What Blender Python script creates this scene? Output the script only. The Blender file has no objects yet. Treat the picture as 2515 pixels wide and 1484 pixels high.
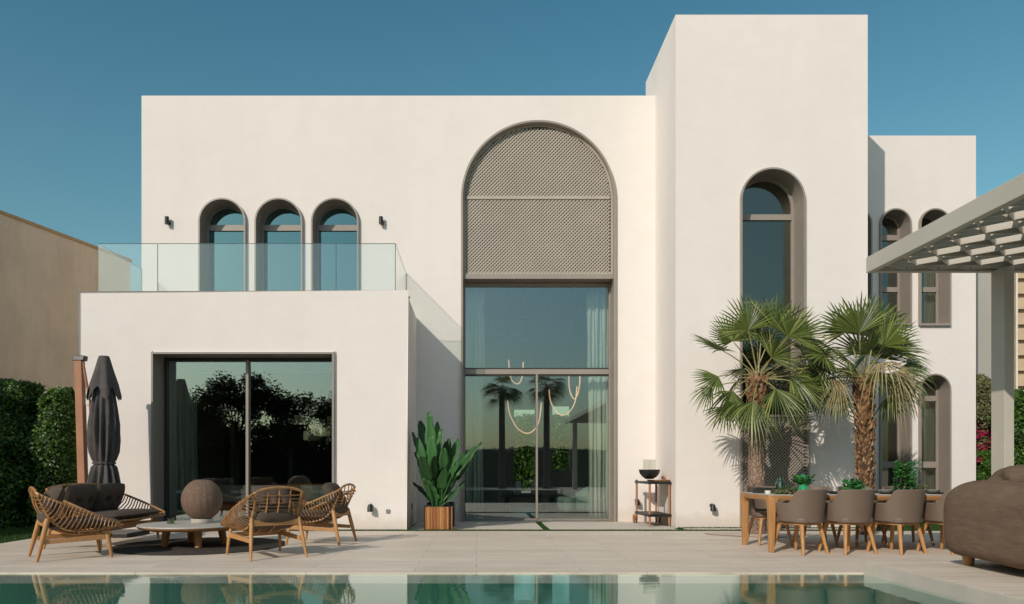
import bpy, math, random
from mathutils import Vector, Matrix
from mathutils.geometry import tessellate_polygon
random.seed(7)
R = math.radians
PI = math.pi
sc = bpy.context.scene
col = sc.collection

# ------------------------------------------------------------------ camera
F, CX, CY, CH = 1800.0, 1170.0, 1150.0, 1.1
cam = bpy.data.cameras.new('camera')
cam.sensor_width = 36.0
cam.lens = F / 2515 * 36
cam.shift_x = (1257.5 - CX) / 2515
cam.shift_y = (CY - 742) / 2515
cam.clip_start = 0.05
cam.clip_end = 2000
cam_o = bpy.data.objects.new('camera', cam)
cam_o.location = (0, 0, CH)
cam_o.rotation_euler = (PI / 2, 0, 0)
col.objects.link(cam_o)
sc.camera = cam_o

# ------------------------------------------------------------------ sky, sun, exposure
SUN = Vector((-.70, -1.0, .70)).normalized()
world = bpy.data.worlds.new('World')
sc.world = world
world.use_nodes = True
wn = world.node_tree
sky = wn.nodes.new('ShaderNodeTexSky')
sky.sky_type = 'NISHITA'
sky.sun_disc = False
sky.sun_elevation = math.asin(SUN.z)
sky.sun_rotation = R(215)
sky.air_density = 1.8
sky.dust_density = 1.2
sky.ozone_density = 4.0
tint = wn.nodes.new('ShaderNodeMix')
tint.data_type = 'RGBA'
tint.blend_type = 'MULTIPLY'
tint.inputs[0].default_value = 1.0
# sky tint by direction: deeper teal ahead, brightened behind the camera as added fill
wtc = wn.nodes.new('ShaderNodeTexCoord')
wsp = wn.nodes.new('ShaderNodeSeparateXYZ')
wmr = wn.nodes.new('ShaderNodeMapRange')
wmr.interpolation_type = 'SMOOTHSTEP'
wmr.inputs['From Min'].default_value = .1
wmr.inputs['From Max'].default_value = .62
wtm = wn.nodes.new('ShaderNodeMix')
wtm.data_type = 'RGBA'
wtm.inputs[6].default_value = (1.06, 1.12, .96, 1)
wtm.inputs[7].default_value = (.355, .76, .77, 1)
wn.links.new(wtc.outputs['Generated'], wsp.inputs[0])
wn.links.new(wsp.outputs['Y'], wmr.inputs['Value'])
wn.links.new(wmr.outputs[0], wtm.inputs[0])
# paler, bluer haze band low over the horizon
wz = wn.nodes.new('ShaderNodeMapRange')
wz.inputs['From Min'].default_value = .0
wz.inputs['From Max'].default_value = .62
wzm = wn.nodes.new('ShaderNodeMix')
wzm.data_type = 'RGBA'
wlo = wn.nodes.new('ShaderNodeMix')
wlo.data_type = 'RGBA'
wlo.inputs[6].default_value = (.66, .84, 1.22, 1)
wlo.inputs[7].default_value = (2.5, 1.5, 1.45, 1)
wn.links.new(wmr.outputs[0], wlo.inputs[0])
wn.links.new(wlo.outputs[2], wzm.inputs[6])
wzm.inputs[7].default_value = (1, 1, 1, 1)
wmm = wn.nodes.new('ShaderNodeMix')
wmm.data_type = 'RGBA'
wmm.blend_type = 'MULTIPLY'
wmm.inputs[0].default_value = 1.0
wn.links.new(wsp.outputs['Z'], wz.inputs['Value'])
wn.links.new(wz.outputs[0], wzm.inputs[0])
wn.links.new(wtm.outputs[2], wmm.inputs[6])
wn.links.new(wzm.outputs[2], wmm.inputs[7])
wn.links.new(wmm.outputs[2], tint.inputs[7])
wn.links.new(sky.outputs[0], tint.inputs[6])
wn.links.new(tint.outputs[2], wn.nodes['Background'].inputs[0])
wn.nodes['Background'].inputs[1].default_value = 0.10
sl = bpy.data.lights.new('sun', 'SUN')
sl.energy = 2.98
sl.angle = R(0.5)
sl.color = (1.0, .895, .79)
so = bpy.data.objects.new('sun', sl)
so.rotation_euler = SUN.to_track_quat('Z', 'Y').to_euler()
so.location = (-10, -20, 20)
col.objects.link(so)
sc.view_settings.view_transform = 'Standard'
sc.view_settings.look = 'None'
sc.view_settings.exposure = 0.0
sc.view_settings.gamma = 1
sc.cycles.max_bounces = 10
sc.cycles.transparent_max_bounces = 24
sc.cycles.caustics_reflective = False
sc.cycles.caustics_refractive = False
sc.cycles.sample_clamp_indirect = 4.0


def at(x, y, Y):
    return Vector(((x - CX) * Y / F, Y, CH - (y - CY) * Y / F))


def gnd(x, y, z=0.0):
    Y = (CH - z) * F / (y - CY)
    return Vector(((x - CX) * Y / F, Y, z))


# ------------------------------------------------------------------ materials
def lin(c):
    return tuple(((v / 255) / 12.92 if v / 255 <= .04045 else ((v / 255 + .055) / 1.055) ** 2.4) for v in c)


class NT:
    def __init__(s, name):
        s.m = bpy.data.materials.new(name)
        s.m.use_nodes = True
        s.t = s.m.node_tree
        s.b = s.t.nodes['Principled BSDF']
        s.out = s.t.nodes['Material Output']
        s._tc = None

    def n(s, typ, **kw):
        nd = s.t.nodes.new(typ)
        for k, v in kw.items():
            if k.startswith('i_'):
                key = k[2:]
                nd.inputs[int(key) if key.isdigit() else key].default_value = v
            else:
                setattr(nd, k, v)
        return nd

    def l(s, a, b):
        s.t.links.new(a, b)

    def coord(s, scale=(1, 1, 1), rot=(0, 0, 0), which='Object'):
        tc = s.n('ShaderNodeTexCoord')
        mp = s.n('ShaderNodeMapping')
        mp.inputs['Scale'].default_value = scale
        mp.inputs['Rotation'].default_value = rot
        s.l(tc.outputs[which], mp.inputs[0])
        return mp.outputs[0]

    def noise(s, co, scale, detail=4, rough=.55):
        nd = s.n('ShaderNodeTexNoise')
        nd.inputs['Scale'].default_value = scale
        nd.inputs['Detail'].default_value = detail
        nd.inputs['Roughness'].default_value = rough
        s.l(co, nd.inputs['Vector'])
        return nd.outputs['Fac']

    def ramp(s, fac, stops):
        r = s.n('ShaderNodeValToRGB')
        e = r.color_ramp.elements
        while len(e) < len(stops):
            e.new(.5)
        for el, (p, c) in zip(e, stops):
            el.position = p
            el.color = (*c, 1)
        s.l(fac, r.inputs[0])
        return r.outputs[0]

    def mul(s, a, b, f=1.0, blend='MULTIPLY'):
        m = s.n('ShaderNodeMix', data_type='RGBA', blend_type=blend)
        m.inputs[0].default_value = f
        s.l(a, m.inputs[6])
        s.l(b, m.inputs[7])
        return m.outputs[2]

    def bump(s, h, strength=.3, dist=.01):
        b = s.n('ShaderNodeBump')
        b.inputs['Strength'].default_value = strength
        b.inputs['Distance'].default_value = dist
        s.l(h, b.inputs['Height'])
        s.l(b.outputs[0], s.b.inputs['Normal'])


def simple(name, c, rough=.6, var=.12, scale=6, metal=0, bump=0, bscale=80, stretch=(1, 1, 1), spec=.5, which='Object'):
    t = NT(name)
    co = t.coord(stretch, which=which)
    f = t.noise(co, scale, 5)
    lo = tuple(v * (1 - var) for v in c)
    hi = tuple(min(1, v * (1 + var)) for v in c)
    t.l(t.ramp(f, [(.3, lo), (.7, hi)]), t.b.inputs['Base Color'])
    t.b.inputs['Roughness'].default_value = rough
    t.b.inputs['Metallic'].default_value = metal
    t.b.inputs['Specular IOR Level'].default_value = spec
    if bump:
        t.bump(t.noise(co, bscale, 4), bump, .004)
    return t.m


M = {}


def mk_plaster(name, c):
    t = NT(name)
    co = t.coord(which='Object')
    a = t.noise(co, .45, 6, .6)
    cs = t.coord((1.6, 1.6, .22), which='Object')
    b = t.noise(cs, 1.1, 6, .65)
    c1 = t.ramp(a, [(.25, tuple(v * .965 for v in c)), (.75, tuple(min(1, v * 1.015) for v in c))])
    c2 = t.ramp(b, [(.35, (.978, .975, .97)), (.6, (1, 1, 1))])
    tr_ = t.noise(t.coord((1, 1, 1.6), which='Object'), 2.6, 8, .72)       # trowel clouds
    c3 = t.ramp(tr_, [(.36, (.982, .98, .977)), (.62, (1.006, 1.006, 1.006))])
    sx = t.n('ShaderNodeSeparateXYZ')
    t.l(co, sx.inputs[0])
    hz = t.n('ShaderNodeMath', operation='MULTIPLY_ADD', i_1=.55, i_2=-.12)
    t.l(t.noise(co, 3.5, 6, .7), hz.inputs[0])
    sb = t.n('ShaderNodeMath', operation='SUBTRACT')
    t.l(sx.outputs['Z'], sb.inputs[0])
    t.l(hz.outputs[0], sb.inputs[1])
    c4 = t.ramp(sb.outputs[0], [(.0, (.90, .87, .82)), (.16, (1, 1, 1))])   # splash dirt at the foot
    t.l(t.mul(t.mul(t.mul(c1, c2), c3), c4), t.b.inputs['Base Color'])
    t.b.inputs['Roughness'].default_value = .85
    t.b.inputs['Specular IOR Level'].default_value = .2
    h = t.noise(co, 55, 5, .7)
    h2 = t.noise(co, 2.2, 3)
    ad = t.n('ShaderNodeMath', operation='MULTIPLY_ADD', i_1=.9)
    t.l(h2, ad.inputs[0])
    ad2 = t.n('ShaderNodeMath', operation='MULTIPLY', i_1=.10)
    t.l(h, ad2.inputs[0])
    t.l(ad2.outputs[0], ad.inputs[2])
    t.bump(ad.outputs[0], .35, .02)
    return t.m


M['plaster'] = mk_plaster('white_plaster', (.81, .752, .712))
M['metal'] = simple('taupe_metal', (.305, .265, .228), .38, .05, 3, spec=.5)
M['metal_dark'] = simple('dark_frame_metal', (.035, .032, .030), .4, .1, 3)
M['black'] = simple('black_metal', (.012, .012, .012), .45, .2, 5)
M['lattice'] = simple('lattice_metal', (.42, .37, .31), .55, .06, 3)
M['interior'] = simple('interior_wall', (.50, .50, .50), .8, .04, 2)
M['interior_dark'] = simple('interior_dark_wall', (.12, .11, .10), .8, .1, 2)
M['interior_floor'] = simple('interior_floor', (.20, .18, .16), .3, .1, 2)


def mk_wood(name, c, var=.25, stretch=(14, 14, 1.2), rough=.5, which='Object'):
    t = NT(name)
    co = t.coord(stretch, which=which)
    f = t.noise(co, 3.0, 6, .6)
    g = t.noise(t.coord((1, 1, 1), which=which), 2.0, 3)
    lo = tuple(v * (1 - var) for v in c)
    hi = tuple(min(1, v * (1 + var)) for v in c)
    c1 = t.ramp(f, [(.3, lo), (.7, hi)])
    c2 = t.ramp(g, [(.3, (.85, .82, .78)), (.7, (1.05, 1.05, 1.05))])
    t.l(t.mul(c1, c2), t.b.inputs['Base Color'])
    t.b.inputs['Roughness'].default_value = rough
    t.b.inputs['Specular IOR Level'].default_value = .35
    t.bump(f, .15, .003)
    return t.m


M['teak'] = mk_wood('teak_wood', (.47, .245, .095), .2)
M['teak_x'] = mk_wood('teak_wood_lengthwise', (.49, .26, .11), .2, (1.2, 14, 14))
M['orange_wood'] = mk_wood('oiled_orange_wood', (.40, .16, .045), .45)
M['copper_wood'] = mk_wood('copper_brown_pole', (.42, .20, .115), .08)
M['rattan'] = simple('rattan_cane', (.40, .205, .075), .42, .45, 14, bump=.3, bscale=120)
M['rattan_dark'] = simple('rattan_cane_dark', (.27, .135, .052), .45, .4, 16, bump=.3, bscale=120)
M['cushion'] = simple('taupe_cushion', (.105, .080, .065), .95, .12, 8, bump=.5, bscale=350, spec=.1)
M['leather'] = simple('taupe_leather', (.165, .122, .094), .45, .05, 5, bump=.12, bscale=240, spec=.35)
M['cover'] = simple('brown_sofa_cover', (.165, .115, .082), .95, .10, 3, bump=.35, bscale=260, stretch=(1, 1, 3), spec=.1)
def mk_cover():
    t = NT('brown_sofa_cover')
    co = t.coord((1, 1, 1))
    f = t.noise(t.coord((1, 1, 2.5)), 5, 6, .6)
    t.l(t.ramp(f, [(.3, (.150, .104, .074)), (.7, (.195, .138, .10))]), t.b.inputs['Base Color'])
    t.b.inputs['Roughness'].default_value = .95
    t.b.inputs['Specular IOR Level'].default_value = .1
    fo = t.noise(t.coord((1.2, .8, 3.2), (0, .5, .3)), 2.6, 5, .6)
    wv = t.noise(co, 240, 3)
    ad = t.n('ShaderNodeMath', operation='MULTIPLY_ADD', i_1=.12)
    t.l(wv, ad.inputs[0])
    t.l(fo, ad.inputs[2])
    t.bump(ad.outputs[0], .8, .035)
    return t.m


M['cover'] = mk_cover()
M['canopy'] = simple('charcoal_canopy', (.095, .084, .080), .8, .15, 8, bump=.3, bscale=250, spec=.15)
M['lantern'] = simple('woven_lantern', (.165, .105, .072), .85, .40, 26, bump=1.0, bscale=60, stretch=(3.5, 3.5, .5))
M['stone'] = simple('pale_stone_top', (.46, .425, .375), .5, .06, 12)
M['rug'] = simple('charcoal_rug', (.068, .058, .050), 1.0, .25, 30, bump=.8, bscale=300, spec=.05)
M['white_ceramic'] = simple('white_ceramic', (.75, .73, .68), .2, .03, 4)
M['curtain'] = simple('grey_green_curtain', (.74, .76, .68), .9, .08, 4, stretch=(4, 4, .3))
M['curtain_dark'] = simple('olive_curtain', (.16, .17, .14), .9, .08, 4, stretch=(4, 4, .3))
M['sand_wall'] = None


def mk_sand(name, c, rough=.9, stain=True):
    t = NT(name)
    co = t.coord()
    a = t.noise(co, .8, 7, .65)
    b = t.noise(t.coord((3, 3, .4)), 1.5, 6, .7)
    v = t.n('ShaderNodeTexVoronoi', feature='DISTANCE_TO_EDGE')
    v.inputs['Scale'].default_value = 2.2
    mixv = t.n('ShaderNodeMix', data_type='VECTOR')
    mixv.inputs[0].default_value = .25
    nz = t.n('ShaderNodeTexNoise')
    nz.inputs['Scale'].default_value = 2.0
    t.l(co, nz.inputs['Vector'])
    t.l(co, mixv.inputs[4])
    t.l(nz.outputs['Color'], mixv.inputs[5])
    t.l(mixv.outputs[1], v.inputs['Vector'])
    crack = t.ramp(v.outputs['Distance'], [(.0, (.95, .945, .94)), (.015, (1, 1, 1))])
    c1 = t.ramp(a, [(.3, tuple(x * .86 for x in c)), (.7, tuple(x * 1.08 for x in c))])
    c2 = t.ramp(b, [(.3, (.88, .87, .86)), (.65, (1, 1, 1))])
    t.l(t.mul(t.mul(c1, c2), crack), t.b.inputs['Base Color'])
    t.b.inputs['Roughness'].default_value = rough
    t.bump(t.noise(co, 25, 6, .7), .6, .02)
    return t.m


M['sand_wall'] = mk_sand('weathered_sand_render', (.74, .58, .43))
M['ochre'] = mk_sand('ochre_render', (.50, .33, .17))
M['grey_render'] = simple('grey_render', (.42, .40, .36), .8, .04, 1.5)
M['beige_block'] = simple('beige_block', (.55, .42, .27), .85, .1, 3)


def mk_deck():
    t = NT('deck_tiles')
    co = t.coord((1, 1, 1))
    br = t.n('ShaderNodeTexBrick')
    br.offset = .37
    br.offset_frequency = 2
    br.inputs['Scale'].default_value = 1.0
    br.inputs['Brick Width'].default_value = 1.8
    br.inputs['Row Height'].default_value = .3
    br.inputs['Mortar Size'].default_value = .0032
    br.inputs['Mortar Smooth'].default_value = .3
    br.inputs['Color1'].default_value = (.66, .57, .475, 1)
    br.inputs['Color2'].default_value = (.74, .65, .55, 1)
    br.inputs['Mortar'].default_value = (.30, .26, .22, 1)
    t.l(co, br.inputs['Vector'])
    f = t.noise(t.coord((.8, 14, 1)), 2.0, 7, .6)
    g = t.noise(t.coord((1, 1.2, 1)), .9, 5, .6)
    c2 = t.ramp(f, [(.30, (.74, .72, .70)), (.46, (.95, .945, .94)), (.72, (1.06, 1.06, 1.06))])
    c3 = t.ramp(g, [(.3, (.93, .92, .91)), (.7, (1.03, 1.03, 1.03))])
    t.l(t.mul(t.mul(br.outputs['Color'], c2), c3), t.b.inputs['Base Color'])
    t.b.inputs['Roughness'].default_value = .62
    t.b.inputs['Specular IOR Level'].default_value = .3
    t.bump(f, .12, .003)
    return t.m


M['deck'] = mk_deck()
M['paver'] = simple('patio_paver', (.62, .56, .485), .75, .10, 5, bump=.2, bscale=90, stretch=(1, 6, 1))
M['pale_stone'] = simple('pale_coping_stone', (.56, .51, .45), .6, .08, 3, bump=.15, bscale=60)
M['grass_ground'] = simple('lawn_soil', (.016, .026, .008), .95, .4, 20, bump=.8, bscale=60)
M['soil'] = simple('bed_gravel', (.58, .47, .39), .95, .12, 50, bump=.8, bscale=90)


def mk_pool():
    t = NT('pool_tiles')
    co = t.coord()
    br = t.n('ShaderNodeTexBrick')
    br.offset = 0
    br.inputs['Scale'].default_value = 1
    br.inputs['Brick Width'].default_value = .3
    br.inputs['Row Height'].default_value = .3
    br.inputs['Mortar Size'].default_value = .004
    br.inputs['Color1'].default_value = (.040, .150, .115, 1)
    br.inputs['Color2'].default_value = (.048, .170, .130, 1)
    br.inputs['Mortar'].default_value = (.05, .13, .11, 1)
    t.l(co, br.inputs['Vector'])
    t.l(br.outputs['Color'], t.b.inputs['Base Color'])
    t.b.inputs['Roughness'].default_value = .5
    return t.m


M['pool'] = mk_pool()
M['pool_step'] = simple('pool_step_stone', (.10, .22, .19), .5, .08, 3)


def schlick(t, f0):
    """two-sided Schlick reflectance of a thin sheet"""
    g_ = t.n('ShaderNodeNewGeometry')
    d_ = t.n('ShaderNodeVectorMath', operation='DOT_PRODUCT')
    t.l(g_.outputs['Normal'], d_.inputs[0])
    t.l(g_.outputs['Incoming'], d_.inputs[1])
    ab = t.n('ShaderNodeMath', operation='ABSOLUTE')
    t.l(d_.outputs['Value'], ab.inputs[0])
    om = t.n('ShaderNodeMath', operation='SUBTRACT', use_clamp=True, i_0=1.0)
    t.l(ab.outputs[0], om.inputs[1])
    pw = t.n('ShaderNodeMath', operation='POWER', i_1=5.0)
    t.l(om.outputs[0], pw.inputs[0])
    fm = t.n('ShaderNodeMath', operation='MULTIPLY_ADD', i_1=1 - f0, i_2=f0)
    t.l(pw.outputs[0], fm.inputs[0])
    return fm.outputs[0]


def mk_glass(name, refl, tint, gtint=(1, 1, 1), rough=0.0, fres=.8, ior=1.45, bump=0):
    t = NT(name)
    t.t.nodes.remove(t.b)
    tr = t.n('ShaderNodeBsdfTransparent')
    tr.inputs[0].default_value = (*tint, 1)
    gl = t.n('ShaderNodeBsdfGlossy')
    gl.inputs['Roughness'].default_value = rough
    gl.inputs[0].default_value = (*gtint, 1)
    ma = t.n('ShaderNodeMath', operation='MULTIPLY_ADD', use_clamp=True, i_1=fres, i_2=refl)
    t.l(schlick(t, .04), ma.inputs[0])
    mx = t.n('ShaderNodeMixShader')
    t.l(ma.outputs[0], mx.inputs[0])
    t.l(tr.outputs[0], mx.inputs[1])
    t.l(gl.outputs[0], mx.inputs[2])
    t.l(mx.outputs[0], t.out.inputs['Surface'])
    if bump:
        b = t.n('ShaderNodeBump')
        b.inputs['Strength'].default_value = bump
        b.inputs['Distance'].default_value = .01
        t.l(t.noise(t.coord(), 1.3, 2), b.inputs['Height'])
        t.l(b.outputs[0], gl.inputs['Normal'])
    return t.m


M['glass_door'] = mk_glass('door_glass', .14, (.82, .86, .84), (.9, .96, .95), bump=.012)
M['glass_annex'] = mk_glass('annex_glass', .21, (.74, .78, .75), (.86, .93, .92), bump=.02)
M['glass_blue'] = mk_glass('blue_mirror_glass', .22, (.4, .5, .52), (.50, .84, .86), bump=.01)
M['glass_grey'] = mk_glass('grey_glass', .12, (.6, .62, .60), (.86, .86, .74), bump=.015)
M['glass_rail'] = mk_glass('balustrade_glass', .06, (.945, .975, .96), (1, 1, 1), fres=.5)
M['glass_edge'] = simple('glass_edge', (.10, .16, .15), .2, .05, 3)
M['clear_glass'] = mk_glass('clear_glass', .03, (.93, .94, .92), fres=.35)
M['green_glass'] = mk_glass('green_glass', .08, (.45, .66, .36), fres=1.0)


def mk_water():
    t = NT('pool_water')
    t.t.nodes.remove(t.b)
    tr = t.n('ShaderNodeBsdfTransparent')
    tr.inputs[0].default_value = (.84, .95, .92, 1)
    gl = t.n('ShaderNodeBsdfGlossy')
    gl.inputs['Roughness'].default_value = .012
    gl.inputs[0].default_value = (.90, 1.0, .97, 1)
    ma = t.n('ShaderNodeMath', operation='MULTIPLY_ADD', use_clamp=True, i_1=1.0, i_2=.04)
    t.l(schlick(t, .025), ma.inputs[0])
    mx = t.n('ShaderNodeMixShader')
    t.l(ma.outputs[0], mx.inputs[0])
    t.l(tr.outputs[0], mx.inputs[1])
    t.l(gl.outputs[0], mx.inputs[2])
    t.l(mx.outputs[0], t.out.inputs['Surface'])
    b = t.n('ShaderNodeBump')
    b.inputs['Strength'].default_value = .05
    b.inputs['Distance'].default_value = .02
    t.l(t.noise(t.coord((1, 3.2, 1)), 2.2, 4, .5), b.inputs['Height'])
    t.l(b.outputs[0], gl.inputs['Normal'])
    return t.m


M['water'] = mk_water()


def mk_leaf(name, c1, c2, c3=None, trans=.3, rough=.45, spec=.4):
    t = NT(name)
    g = t.n('ShaderNodeNewGeometry')
    stops = [(0, c1), (1, c2)] if c3 is None else [(0, c1), (.8, c2), (1, c3)]
    c = t.ramp(g.outputs['Random Per Island'], stops)
    t.l(c, t.b.inputs['Base Color'])
    t.b.inputs['Roughness'].default_value = rough
    t.b.inputs['Specular IOR Level'].default_value = spec
    tl = t.n('ShaderNodeBsdfTranslucent')
    t.l(c, tl.inputs[0])
    mx = t.n('ShaderNodeMixShader')
    mx.inputs[0].default_value = trans
    t.l(t.b.outputs[0], mx.inputs[1])
    t.l(tl.outputs[0], mx.inputs[2])
    t.l(mx.outputs[0], t.out.inputs['Surface'])
    return t.m


M['palm_leaf'] = mk_leaf('palm_leaf', (.036, .060, .012), (.165, .21, .046), (.36, .38, .13), .25, .4)
M['palm_dry'] = mk_leaf('dry_palm_leaf', (.30, .23, .11), (.42, .33, .17), None, .15, .7)
M['petiole'] = simple('palm_petiole', (.26, .22, .09), .5, .2, 8)
M['hedge_leaf'] = mk_leaf('hedge_leaf', (.010, .032, .005), (.070, .155, .018), (.22, .36, .07), .25, .4)
M['hedge_core'] = simple('hedge_core', (.008, .014, .005), .95, .3, 9)
M['tree_leaf'] = mk_leaf('tree_leaf', (.014, .022, .008), (.035, .05, .016), None, .2, .5)
M['bush_light'] = mk_leaf('olive_leaf', (.09, .10, .035), (.22, .21, .09), None, .25, .5)
M['flower'] = mk_leaf('magenta_flower', (.42, .012, .09), (.62, .03, .12), None, .3, .6)
M['broad_leaf'] = mk_leaf('broad_leaf', (.014, .055, .012), (.065, .19, .055), None, .22, .42, .35)
M['grass'] = mk_leaf('grass_blade', (.025, .07, .008), (.06, .14, .02), None, .3, .6)
M['herb'] = mk_leaf('fresh_green_leaf', (.02, .12, .02), (.07, .26, .06), None, .3, .4)


def mk_bark(name, c, scale, deep=.6):
    t = NT(name)
    co = t.coord((1, 1, .55))
    v = t.n('ShaderNodeTexVoronoi', feature='DISTANCE_TO_EDGE')
    v.inputs['Scale'].default_value = scale
    t.l(co, v.inputs['Vector'])
    e = t.ramp(v.outputs['Distance'], [(.0, (.15, .12, .10)), (.07, (.9, .9, .9)), (.3, (1, 1, 1))])
    f = t.noise(t.coord(), 5, 5)
    c1 = t.ramp(f, [(.3, tuple(x * .7 for x in c)), (.7, tuple(x * 1.15 for x in c))])
    t.l(t.mul(c1, e), t.b.inputs['Base Color'])
    t.b.inputs['Roughness'].default_value = .9
    t.bump(v.outputs['Distance'], 1.0, .03)
    return t.m


M['bark_grey'] = mk_bark('cracked_palm_bark', (.30, .205, .15), 22)
M['bark_brown'] = mk_leaf('palm_leaf_base', (.13, .075, .04), (.30, .17, .085), (.42, .27, .15), .0, .85, .1)
M['bark_tree'] = simple('dark_bark', (.05, .04, .03), .9, .3, 8)


def mk_emit(name, c, s):
    t = NT(name)
    t.b.inputs['Base Color'].default_value = (*c, 1)
    t.b.inputs['Emission Color'].default_value = (*c, 1)
    t.b.inputs['Emission Strength'].default_value = s
    return t.m


M['glow'] = mk_emit('warm_tube_light', (1.0, .56, .34), .8)
M['downlight'] = mk_emit('warm_downlight', (1.0, .66, .38), 6)

# ------------------------------------------------------------------ mesh helpers


class MB:
    def __init__(s):
        s.v, s.f = [], []

    def add(s, vs, fs):
        o = len(s.v)
        s.v += [tuple(v) for v in vs]
        s.f += [tuple(i + o for i in f) for f in fs]
        return s

    def box(s, x0, x1, y0, y1, z0, z1, mat=None):
        vs = [Vector(p) for p in ((x0, y0, z0), (x1, y0, z0), (x1, y1, z0), (x0, y1, z0), (x0, y0, z1), (x1, y0, z1), (x1, y1, z1), (x0, y1, z1))]
        if mat:
            vs = [mat @ v for v in vs]
        return s.add(vs, [(0, 3, 2, 1), (4, 5, 6, 7), (0, 1, 5, 4), (1, 2, 6, 5), (2, 3, 7, 6), (3, 0, 4, 7)])

    def hexa(s, bot, top):
        return s.add(list(bot) + list(top), [(0, 3, 2, 1), (4, 5, 6, 7), (0, 1, 5, 4), (1, 2, 6, 5), (2, 3, 7, 6), (3, 0, 4, 7)])

    def tube(s, pts, r, n=8, closed=False, caps=True, flat=1.0):
        pts = [Vector(p) for p in pts]
        N = len(pts)
        rs = r if isinstance(r, (list, tuple)) else [r] * N
        rings = []
        prev = None
        for i in range(N):
            if closed:
                t = pts[(i + 1) % N] - pts[i - 1]
            else:
                t = pts[min(i + 1, N - 1)] - pts[max(i - 1, 0)]
            t = t.normalized() if t.length > 1e-9 else Vector((0, 0, 1))
            if prev is None:
                up = Vector((0, 0, 1)) if abs(t.z) < .9 else Vector((1, 0, 0))
                u = t.cross(up).normalized()
            else:
                u = (prev - t * prev.dot(t))
                u = u.normalized() if u.length > 1e-6 else t.orthogonal().normalized()
            prev = u
            w = t.cross(u)
            rings.append([pts[i] + (u * math.cos(a) + w * math.sin(a) * flat) * rs[i] for a in [2 * PI * k / n for k in range(n)]])
        vs = [p for rg in rings for p in rg]
        fs = []
        M_ = N if closed else N - 1
        for i in range(M_):
            j = (i + 1) % N
            for k in range(n):
                fs.append((i * n + k, i * n + (k + 1) % n, j * n + (k + 1) % n, j * n + k))
        if caps and not closed:
            fs.append(tuple(range(n - 1, -1, -1)))
            fs.append(tuple((N - 1) * n + k for k in range(n)))
        return s.add(vs, fs)

    def lathe(s, prof, n=24, c=(0, 0, 0), rf=None, caps=True):
        vs, fs = [], []
        for (r, z) in prof:
            for k in range(n):
                a = 2 * PI * k / n
                rr = r * (rf(a, z) if rf else 1)
                vs.append((c[0] + rr * math.cos(a), c[1] + rr * math.sin(a), c[2] + z))
        P = len(prof)
        for i in range(P - 1):
            for k in range(n):
                fs.append((i * n + k, i * n + (k + 1) % n, (i + 1) * n + (k + 1) % n, (i + 1) * n + k))
        if caps:
            fs.append(tuple(range(n - 1, -1, -1)))
            fs.append(tuple((P - 1) * n + k for k in range(n)))
        return s.add(vs, fs)

    def grid(s, fn, nu, nv):
        vs = [fn(i / nu, j / nv) for i in range(nu + 1) for j in range(nv + 1)]
        fs = [(i * (nv + 1) + j, (i + 1) * (nv + 1) + j, (i + 1) * (nv + 1) + j + 1, i * (nv + 1) + j + 1) for i in range(nu) for j in range(nv)]
        return s.add(vs, fs)

    def prism(s, poly, y0, y1):          # poly of (x,z), extruded along y
        n = len(poly)
        vs = [(x, y0, z) for x, z in poly] + [(x, y1, z) for x, z in poly]
        fs = [tuple(range(n)), tuple(range(2 * n - 1, n - 1, -1))]
        for i in range(n):
            j = (i + 1) % n
            fs.append((i, i + n, j + n, j))
        return s.add(vs, fs)

    def build(s, name, mat, parent=None, smooth=False, bevel=0, subsurf=0, solid=0, loc=None):
        me = bpy.data.meshes.new(name)
        me.from_pydata(s.v, [], s.f)
        me.validate()
        me.materials.append(mat)
        if smooth or subsurf:
            me.polygons.foreach_set('use_smooth', [True] * len(me.polygons))
            if not subsurf:
                me.set_sharp_from_angle(angle=R(40))
        o = bpy.data.objects.new(name, me)
        col.objects.link(o)
        if parent:
            o.parent = parent
        if loc is not None:
            o.location = loc
        if solid:
            m = o.modifiers.new('solid', 'SOLIDIFY')
            m.thickness = solid
            m.offset = 0
        if bevel:
            m = o.modifiers.new('bevel', 'BEVEL')
            m.width = bevel
            m.segments = 2
            m.limit_method = 'ANGLE'
            m.angle_limit = R(40)
        if subsurf:
            m = o.modifiers.new('subsurf', 'SUBSURF')
            m.levels = m.render_levels = subsurf
        return o


def tag(o, label=None, cat=None, group=None, kind=None):
    if label:
        o['label'] = label
    if cat:
        o['category'] = cat
    if group:
        o['group'] = group
    if kind:
        o['kind'] = kind
    return o


def empty(name, loc=(0, 0, 0), rz=0, label=None, cat=None, group=None):
    o = bpy.data.objects.new(name, None)
    o.empty_display_size = .2
    o.location = loc
    o.rotation_euler = (0, 0, rz)
    col.objects.link(o)
    return tag(o, label, cat, group)


def copy_tree(o, parent=None):
    c = o.copy()
    col.objects.link(c)
    if parent:
        c.parent = parent
    for ch in [k for k in bpy.data.objects if k.parent == o]:
        copy_tree(ch, c)
    return c


def arch(x0, x1, z0, zt, n=28):
    r = (x1 - x0) / 2
    zs = zt - r
    cx = (x0 + x1) / 2
    return [(x0, z0), (x1, z0)] + [(cx + r * math.cos(PI * k / n), zs + r * math.sin(PI * k / n)) for k in range(n + 1)]


def rect(x0, x1, z0, z1):
    return [(x0, z0), (x1, z0), (x1, z1), (x0, z1)]


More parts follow.
